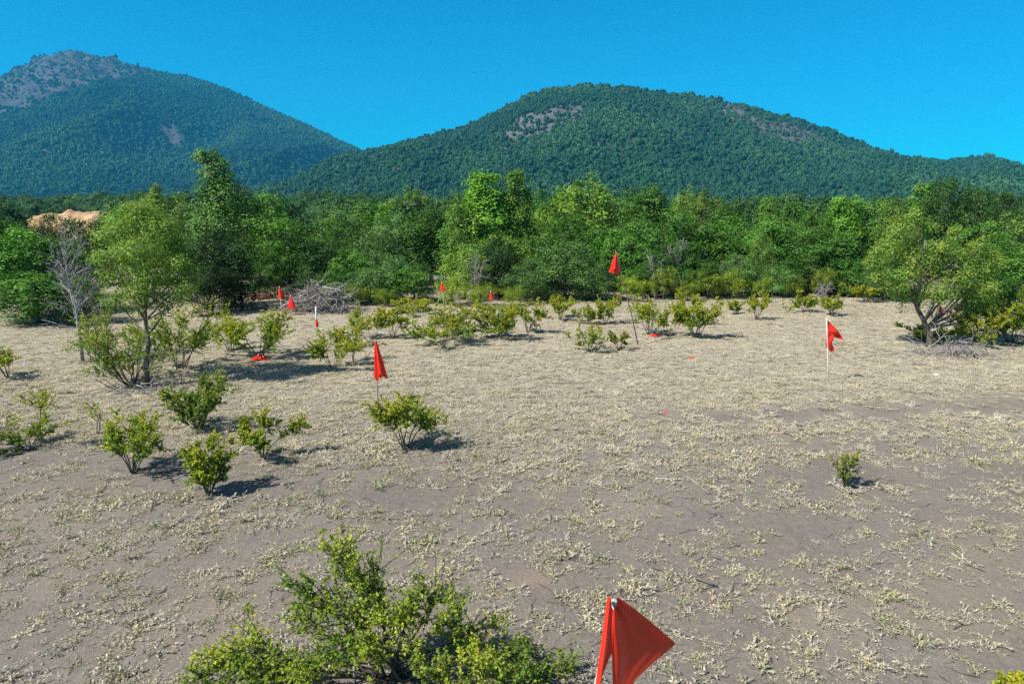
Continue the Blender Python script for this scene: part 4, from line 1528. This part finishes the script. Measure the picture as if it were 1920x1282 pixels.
def cl3(c):
    nu, nv = 16, 16
    u = np.linspace(0, 1, nu)[:, None]
    v = np.linspace(0, 1, nv)[None, :]
    # upper torn triangle: along the pole 0 .. -0.5, out to the tip
    tipx, tipz = 0.52, -0.56
    X = u * (tipx + 0 * v) * (1 - 0.06 * v)
    top = -0.02 + (tipz + 0.02) * u ** 1.15
    bot = -0.46 + (tipz - 0.06 + 0.46) * u
    Z = top * (1 - v) + bot * v
    Y = 0.07 * np.sin(u * 8 + v * 3) * u ** 0.7 + 0.045 * np.sin(v * 7 + u * 3) * u ** 0.5
    cloth_grid(c, np.stack([X + 0.012 - 0.032 * Z, Y, Z], -1))
    u = np.linspace(0, 1, 8)[:, None]
    v = np.linspace(0, 1, 12)[None, :]
    X = u * (0.17 + 0.10 * v) + 0.012 + u * 0.03 * np.sin(v * 9)
    Z = -0.46 - v * (0.42 + 0.14 * u) + 0.03 * np.sin(u * 8)
    Y = 0.05 * np.sin(v * 5 + u * 4) * u
    cloth_grid(c, np.stack([X - 0.032 * Z, Y, Z], -1))


flag(1553, 717, 1550, 598, 'torn triangular red flag flying from a white pole on the open ground at right', cl3)


def cl4(c):
    draped(c, 0.70, 0.16, -0.04, 8, folds=5, hem=0.1, top=0.015)


flag(1198, 646, 1155, 474, 'red flag high on a long dark leaning stick, standing before the wood', cl4, 0.022, M_STICK, 0.1)


def small(L, Rr, off, sd):
    return lambda c: draped(c, L, Rr, off, sd, folds=3, hem=0.06, top=0.012)


flag(528, 588, 524, 538, 'small red flag by the shaded gap, farther left of the two at the brush pile', small(0.55, 0.16, 0.06, 21))
flag(548, 591, 545, 555, 'small red cone shaped flag in front of the left end of the brush pile', small(0.62, 0.19, 0.04, 22))
flag(594, 622, 592, 576, 'white post with a little red and white rag tied low, behind the rounded shrub', lambda c: (draped(c, 0.42, 0.075, 0.02, 23, folds=2, hem=0.1, top=0.02),
     [c.v.__setitem__(i, c.v[i] + np.array([0, 0, -0.42])) for i in range(len(c.v))]), 0.03)
flag(833, 578, 828, 530, 'small orange red flag at the foot of the dark olive umbrella bush', small(0.42, 0.15, 0.1, 24))
flag(924, 584, 920, 546, 'tiny red flag half hidden behind the middle shrubs', small(0.42, 0.12, 0.03, 25))
flag(1768, 643, 1764, 573, 'red flag in the shade under the boughs of the leaning tree', small(0.34, 0.1, 0.06, 26), 0.01)


# the nearest flag, seen from above
def near_flag():
    y = 4.2
    T = at_depth(1152, 1126, y)
    base = np.array([T[0] - 0.22, T[1] + 0.62, 0.0])
    base[2] = gz(base[0], base[1])
    root = empty('flag', base)
    tip = T - base
    pole = MB()
    dirn = unit(tip)
    add_tube(pole, [np.array([0, 0, -0.2]), tip * 0.5, tip - dirn * 0.03], 0.0195, 16)
    pole.build('pole', M_PVC, root, True)
    cap = MB()
    rr = np.array([0.0205, 0.0205, 0.0195, 0.016, 0.008, 0.001])
    hh = np.array([-0.035, 0.0, 0.004, 0.0065, 0.008, 0.0085])
    add_tube(cap, np.array([tip + dirn * h for h in hh]), rr, 16, cap=False)
    cap.build('cap', solid_material('grey_cap', (0.3, 0.3, 0.3), (0.42, 0.42, 0.41), 30, 0.5, 0.0), root, True)

    def Q(px, py, dy):
        return at_depth(px, py, y + dy) - T
    c = MB()
    n = 40
    s = np.linspace(0, 1, n)

    def curve(rows):
        k = np.linspace(0, 1, len(rows))
        a = np.array(rows)
        return np.stack([np.interp(s, k, a[:, i]) for i in range(3)], 1)
    fold = curve([Q(1150, 1146, -.06), Q(1147, 1185, -.08), Q(1147, 1235, -.10), Q(1149, 1290, -.11), Q(1150, 1345, -.12)])
    topedge = [Q(1158, 1118, .03), Q(1185, 1137, .09), Q(1212, 1158, .16), Q(1240, 1182, .23), Q(1268, 1206, .30)]
    free = [Q(1268, 1206, .30), Q(1244, 1226, .24), Q(1218, 1248, .17), Q(1190, 1275, .09), Q(1160, 1330, -.06)]
    # right hand panel: from the fold to the outer edges
    outer = curve(topedge + free[1:])
    m = 34
    t = np.linspace(0, 1, m)[None, :, None]
    P = fold[:, None] * (1 - t) + outer[:, None] * t
    bulge = np.sin(np.pi * np.linspace(0, 1, m))[None, :]
    P[:, :, 1] += -0.035 * np.exp(-((np.linspace(0, 1, m)[None, :] - 0.10) / 0.09) ** 2) + 0.012 * bulge
    fan = np.linspace(0, 1, m)[None, :] * 9 + s[:, None] * 2
    P[:, :, 1] += 0.011 * np.sin(fan * 2.1) * np.exp(-s[:, None] * 2.5) * bulge * 1.6
    P[:, :, 1] += 0.007 * np.sin(np.linspace(0, 1, m)[None, :] * 23 + s[:, None] * 6) * np.exp(-((s[:, None] - 0.35) / 0.12) ** 2) * bulge
    cloth_grid(c, P)
    # left strip with a rolled edge, and the inner sheet behind it
    L0 = curve([Q(1139, 1118, -.03), Q(1134, 1150, -.06), Q(1127, 1205, -.11), Q(1120, 1255, -.15), Q(1112, 1310, -.19), Q(1106, 1350, -.21)])
    L1 = curve([Q(1144, 1118, -.055), Q(1141, 1150, -.085), Q(1136, 1205, -.135), Q(1129, 1255, -.175), Q(1121, 1310, -.21), Q(1115, 1350, -.23)])
    L2 = curve([Q(1147, 1130, -.01), Q(1146, 1150, -.04), Q(1141, 1205, -.08), Q(1131, 1255, -.12), Q(1123, 1310, -.16), Q(1117, 1350, -.18)])
    w = np.linspace(0, 1, 14)[None, :, None]
    strip = np.concatenate([L0[:, None] * (1 - w) + L1[:, None] * w, (L1[:, None] * (1 - w) + L2[:, None] * w)[:, 1:]], 1)
    cloth_grid(c, strip)
    # sleeve in front of the pole, cut off in an arch
    k = int(n * 0.5)
    inner = fold + np.array([0.008, -0.012, 0])
    w = np.linspace(0, 1, 12)[None, :, None]
    arch = np.linspace(0, 1, 12)[None, :]
    A = (L2 + np.array([-0.008, -0.03, 0]))[:, None] * (1 - w) + inner[:, None] * w
    lim = 0.44 + 0.20 * (1 - arch) ** 2.2
    ss = s[:k + 6, None] / s[k + 5] * lim
    idx = ss * (n - 1)
    i0 = np.clip(idx.astype(int), 0, n - 2)
    fr = (idx - i0)[..., None]
    col = np.broadcast_to(np.arange(12)[None, :], i0.shape)
    sl = A[i0, col] * (1 - fr) + A[i0 + 1, col] * fr
    cloth_grid(c, sl)
    # back of the sleeve, around the cap
    back = curve([Q(1158, 1118, .03), Q(1152, 1150, .05), Q(1150, 1200, .03), Q(1149, 1280, 0), Q(1148, 1345, -.05)])
    w = np.linspace(0, 1, 8)[None, :, None]
    o = c.build('cloth', M_FLAG, root, True)
    o.location = tip
    tag(root, 'nearest red flag, a folded shiny pennant on a white pipe with grey cap', 'flag', 'red marker flags')


near_flag()


# ------------------------------------------------------------------ rags and a stone on the ground
def rag(px, py, w, h, label, seed):
    rng = np.random.default_rng(seed)
    g = on_ground(px, py)
    W, Hh = w / FPX * g[1], h / FPX * g[1]
    u, v = np.meshgrid(np.linspace(-1, 1, 26), np.linspace(-1, 1, 20))
    n1 = fbm(u * 1.6 + seed, v * 1.6, seed, 4)
    X = u * W * 0.5 * (0.75 + 0.5 * fbm(v * 2, u * 0 + seed, seed, 2))
    Y = v * W * 0.32 * (0.7 + 0.6 * fbm(u * 2, v * 0 + seed, seed + 3, 2))
    Z = 0.012 + Hh * 1.7 * np.clip(n1 - 0.28, 0, 1) * np.clip(1.25 - u ** 2 - v ** 2, 0.05, 1)
    mb = MB()
    cloth_grid(mb, np.stack([X, Y, Z], -1))
    o = mb.build('rag', M_FLAG, None, True)
    o.location = (g[0], g[1], gz(g[0], g[1]))
    o.rotation_euler = (0, 0, rng.uniform(-0.4, 0.4))
    tag(o, label, 'rag', 'red rags lying on the ground')


rag(487, 674, 30, 14, 'crumpled bright red cloth at the foot of the large spreading shrub', 541)
rag(1228, 629, 26, 5, 'flat red rag under the yellow-green shrub beside the leaning stick', 542)
rag(1295, 672, 13, 2, 'thin scrap of red cloth on the straw right of the leaning stick', 543)
rag(1247, 772, 11, 3, 'small red scrap on the straw in the middle of the picture', 544)
rag(1468, 811, 9, 4, 'tiny red scrap above the lone cone shaped bush', 545)


def stone(px, py, w, label, seed, name='stone', mat=None):
    rng = np.random.default_rng(seed)
    bm = bmesh.new()
    bmesh.ops.create_icosphere(bm, subdivisions=3, radius=1.0)
    g = on_ground(px, py)
    s = w / FPX * g[1] * 0.5
    v = np.array([p.co[:] for p in bm.verts])
    f = np.array([[q.index for q in p.verts] for p in bm.faces])
    bm.free()
    r = 0.8 + 0.5 * fbm(v[:, 0] * 1.3 + seed, v[:, 1] * 1.3 + v[:, 2], seed, 4)
    v = v * r[:, None] * np.array([s, s * 0.7, s * 0.5])
    mb = MB()
    mb.add(v, None, f)
    o = mb.build(name, mat or M_STONE, None, True)
    o.location = (g[0], g[1], gz(g[0], g[1]) + s * 0.12)
    tag(o, label, name)


stone(1755, 704, 10, 'small white stone on the straw at right', 551)
stone(158, 960, 9, 'grey stone in the dirt at lower left', 552)
stone(490, 561, 46, 'reddish brown mound of earth in the shaded gap of the wood', 553, 'mound', M_MOUND)


# ------------------------------------------------------------------ sandy bank and the wood that runs on behind
def earth_bank():
    x0 = at_depth(130, 400, 150)[0]
    X, Y = np.meshgrid(np.linspace(-14, 14, 80), np.linspace(-9, 9, 40))
    t = smooth(-9, -2, Y) * (1 - smooth(4, 9, Y)) * np.clip(1 - (np.abs(X) / 14) ** 4, 0, 1)
    Z = t * (4.9 + 2.2 * (fbm(X * 0.25, Y * 0.2, 8, 4) - 0.4) + 0.05 * X) + (fbm(X * 1.3, Y * 0.5, 12, 4) - 0.5) * 1.6 * t - 0.3
    mb = MB()
    mb.add(np.stack([X, Y, Z], -1), grid_faces(80, 40))
    o = mb.build('earth_bank', M_EARTH, None, True)
    o.location = (x0, 152, 0)
    o['kind'] = 'structure'


earth_bank()


def far_wood():
    rng = np.random.default_rng(31)
    var = []
    for kd in ('faraway', 'tall'):
        for (H, W, tr, cr) in KINDS[kd][:3 if kd == 'faraway' else 1]:
            var.append(loose_object('wood_crown', cr))
    hs = [8.0, 8.0, 8.0, 9.0]
    n = 4200
    y = 60 * np.exp(rng.random(n) ** 0.8 * math.log(640 / 60.0))
    x = rng.uniform(-1, 1, n) * (y * 0.84 + 4)
    px = 960 + x / y * FPX
    keep = ~((px > 25) & (px < 235) & (y < 168)) & ~((px > 1490) & (px < 1560) & (y < 75))
    x, y = x[keep], y[keep]
    m = len(x)
    vid = rng.choice(4, m, p=[0.33, 0.33, 0.31, 0.03])
    base = np.array(hs)[vid]
    bx = x / y
    tallp = 0.25 + 0.75 * np.maximum(smooth(-0.46, -0.54, bx), smooth(-0.36, -0.30, bx) * smooth(-0.08, -0.16, bx))
    Ht = rng.uniform(4.0, 7.0, m) + (smooth(120, 320, y) * rng.uniform(0, 8, m) + smooth(200, 600, y) * rng.uniform(0, 6, m)) * tallp
    s = Ht / base
    w = s * rng.uniform(0.95, 1.4, m)
    scatter('far_wood', np.stack([x, y, np.full(m, -0.1)], 1), np.stack([0 * x, 0 * x, rng.uniform(0, 6.28, m)], 1), np.stack([w, w, s], 1), vid, var)


far_wood()


# ------------------------------------------------------------------ air
def build_haze():
    x0, x1, y0, y1, z0, z1 = -7000, 3500, -450, 5600, -3.5, 900.0
    v = [(x0, y0, z0), (x1, y0, z0), (x1, y1, z0), (x0, y1, z0), (x0, y0, z1), (x1, y0, z1), (x1, y1, z1), (x0, y1, z1)]
    f = [(3, 2, 1, 0), (4, 5, 6, 7), (0, 1, 5, 4), (1, 2, 6, 5), (2, 3, 7, 6), (3, 0, 4, 7)]
    mb = MB()
    mb.add(v, f)
    m, nt, out = new_mat('thin_air')
    pv = nt.nodes.new('ShaderNodeVolumePrincipled')
    pv.inputs['Color'].default_value = (0.05, 0.52, 1.0, 1)
    pv.inputs['Density'].default_value = 0.0001
    pv.inputs['Anisotropy'].default_value = 0.0
    nt.links.new(pv.outputs[0], out.inputs['Volume'])
    o = mb.build('haze', m)
    o['kind'] = 'stuff'


build_haze()
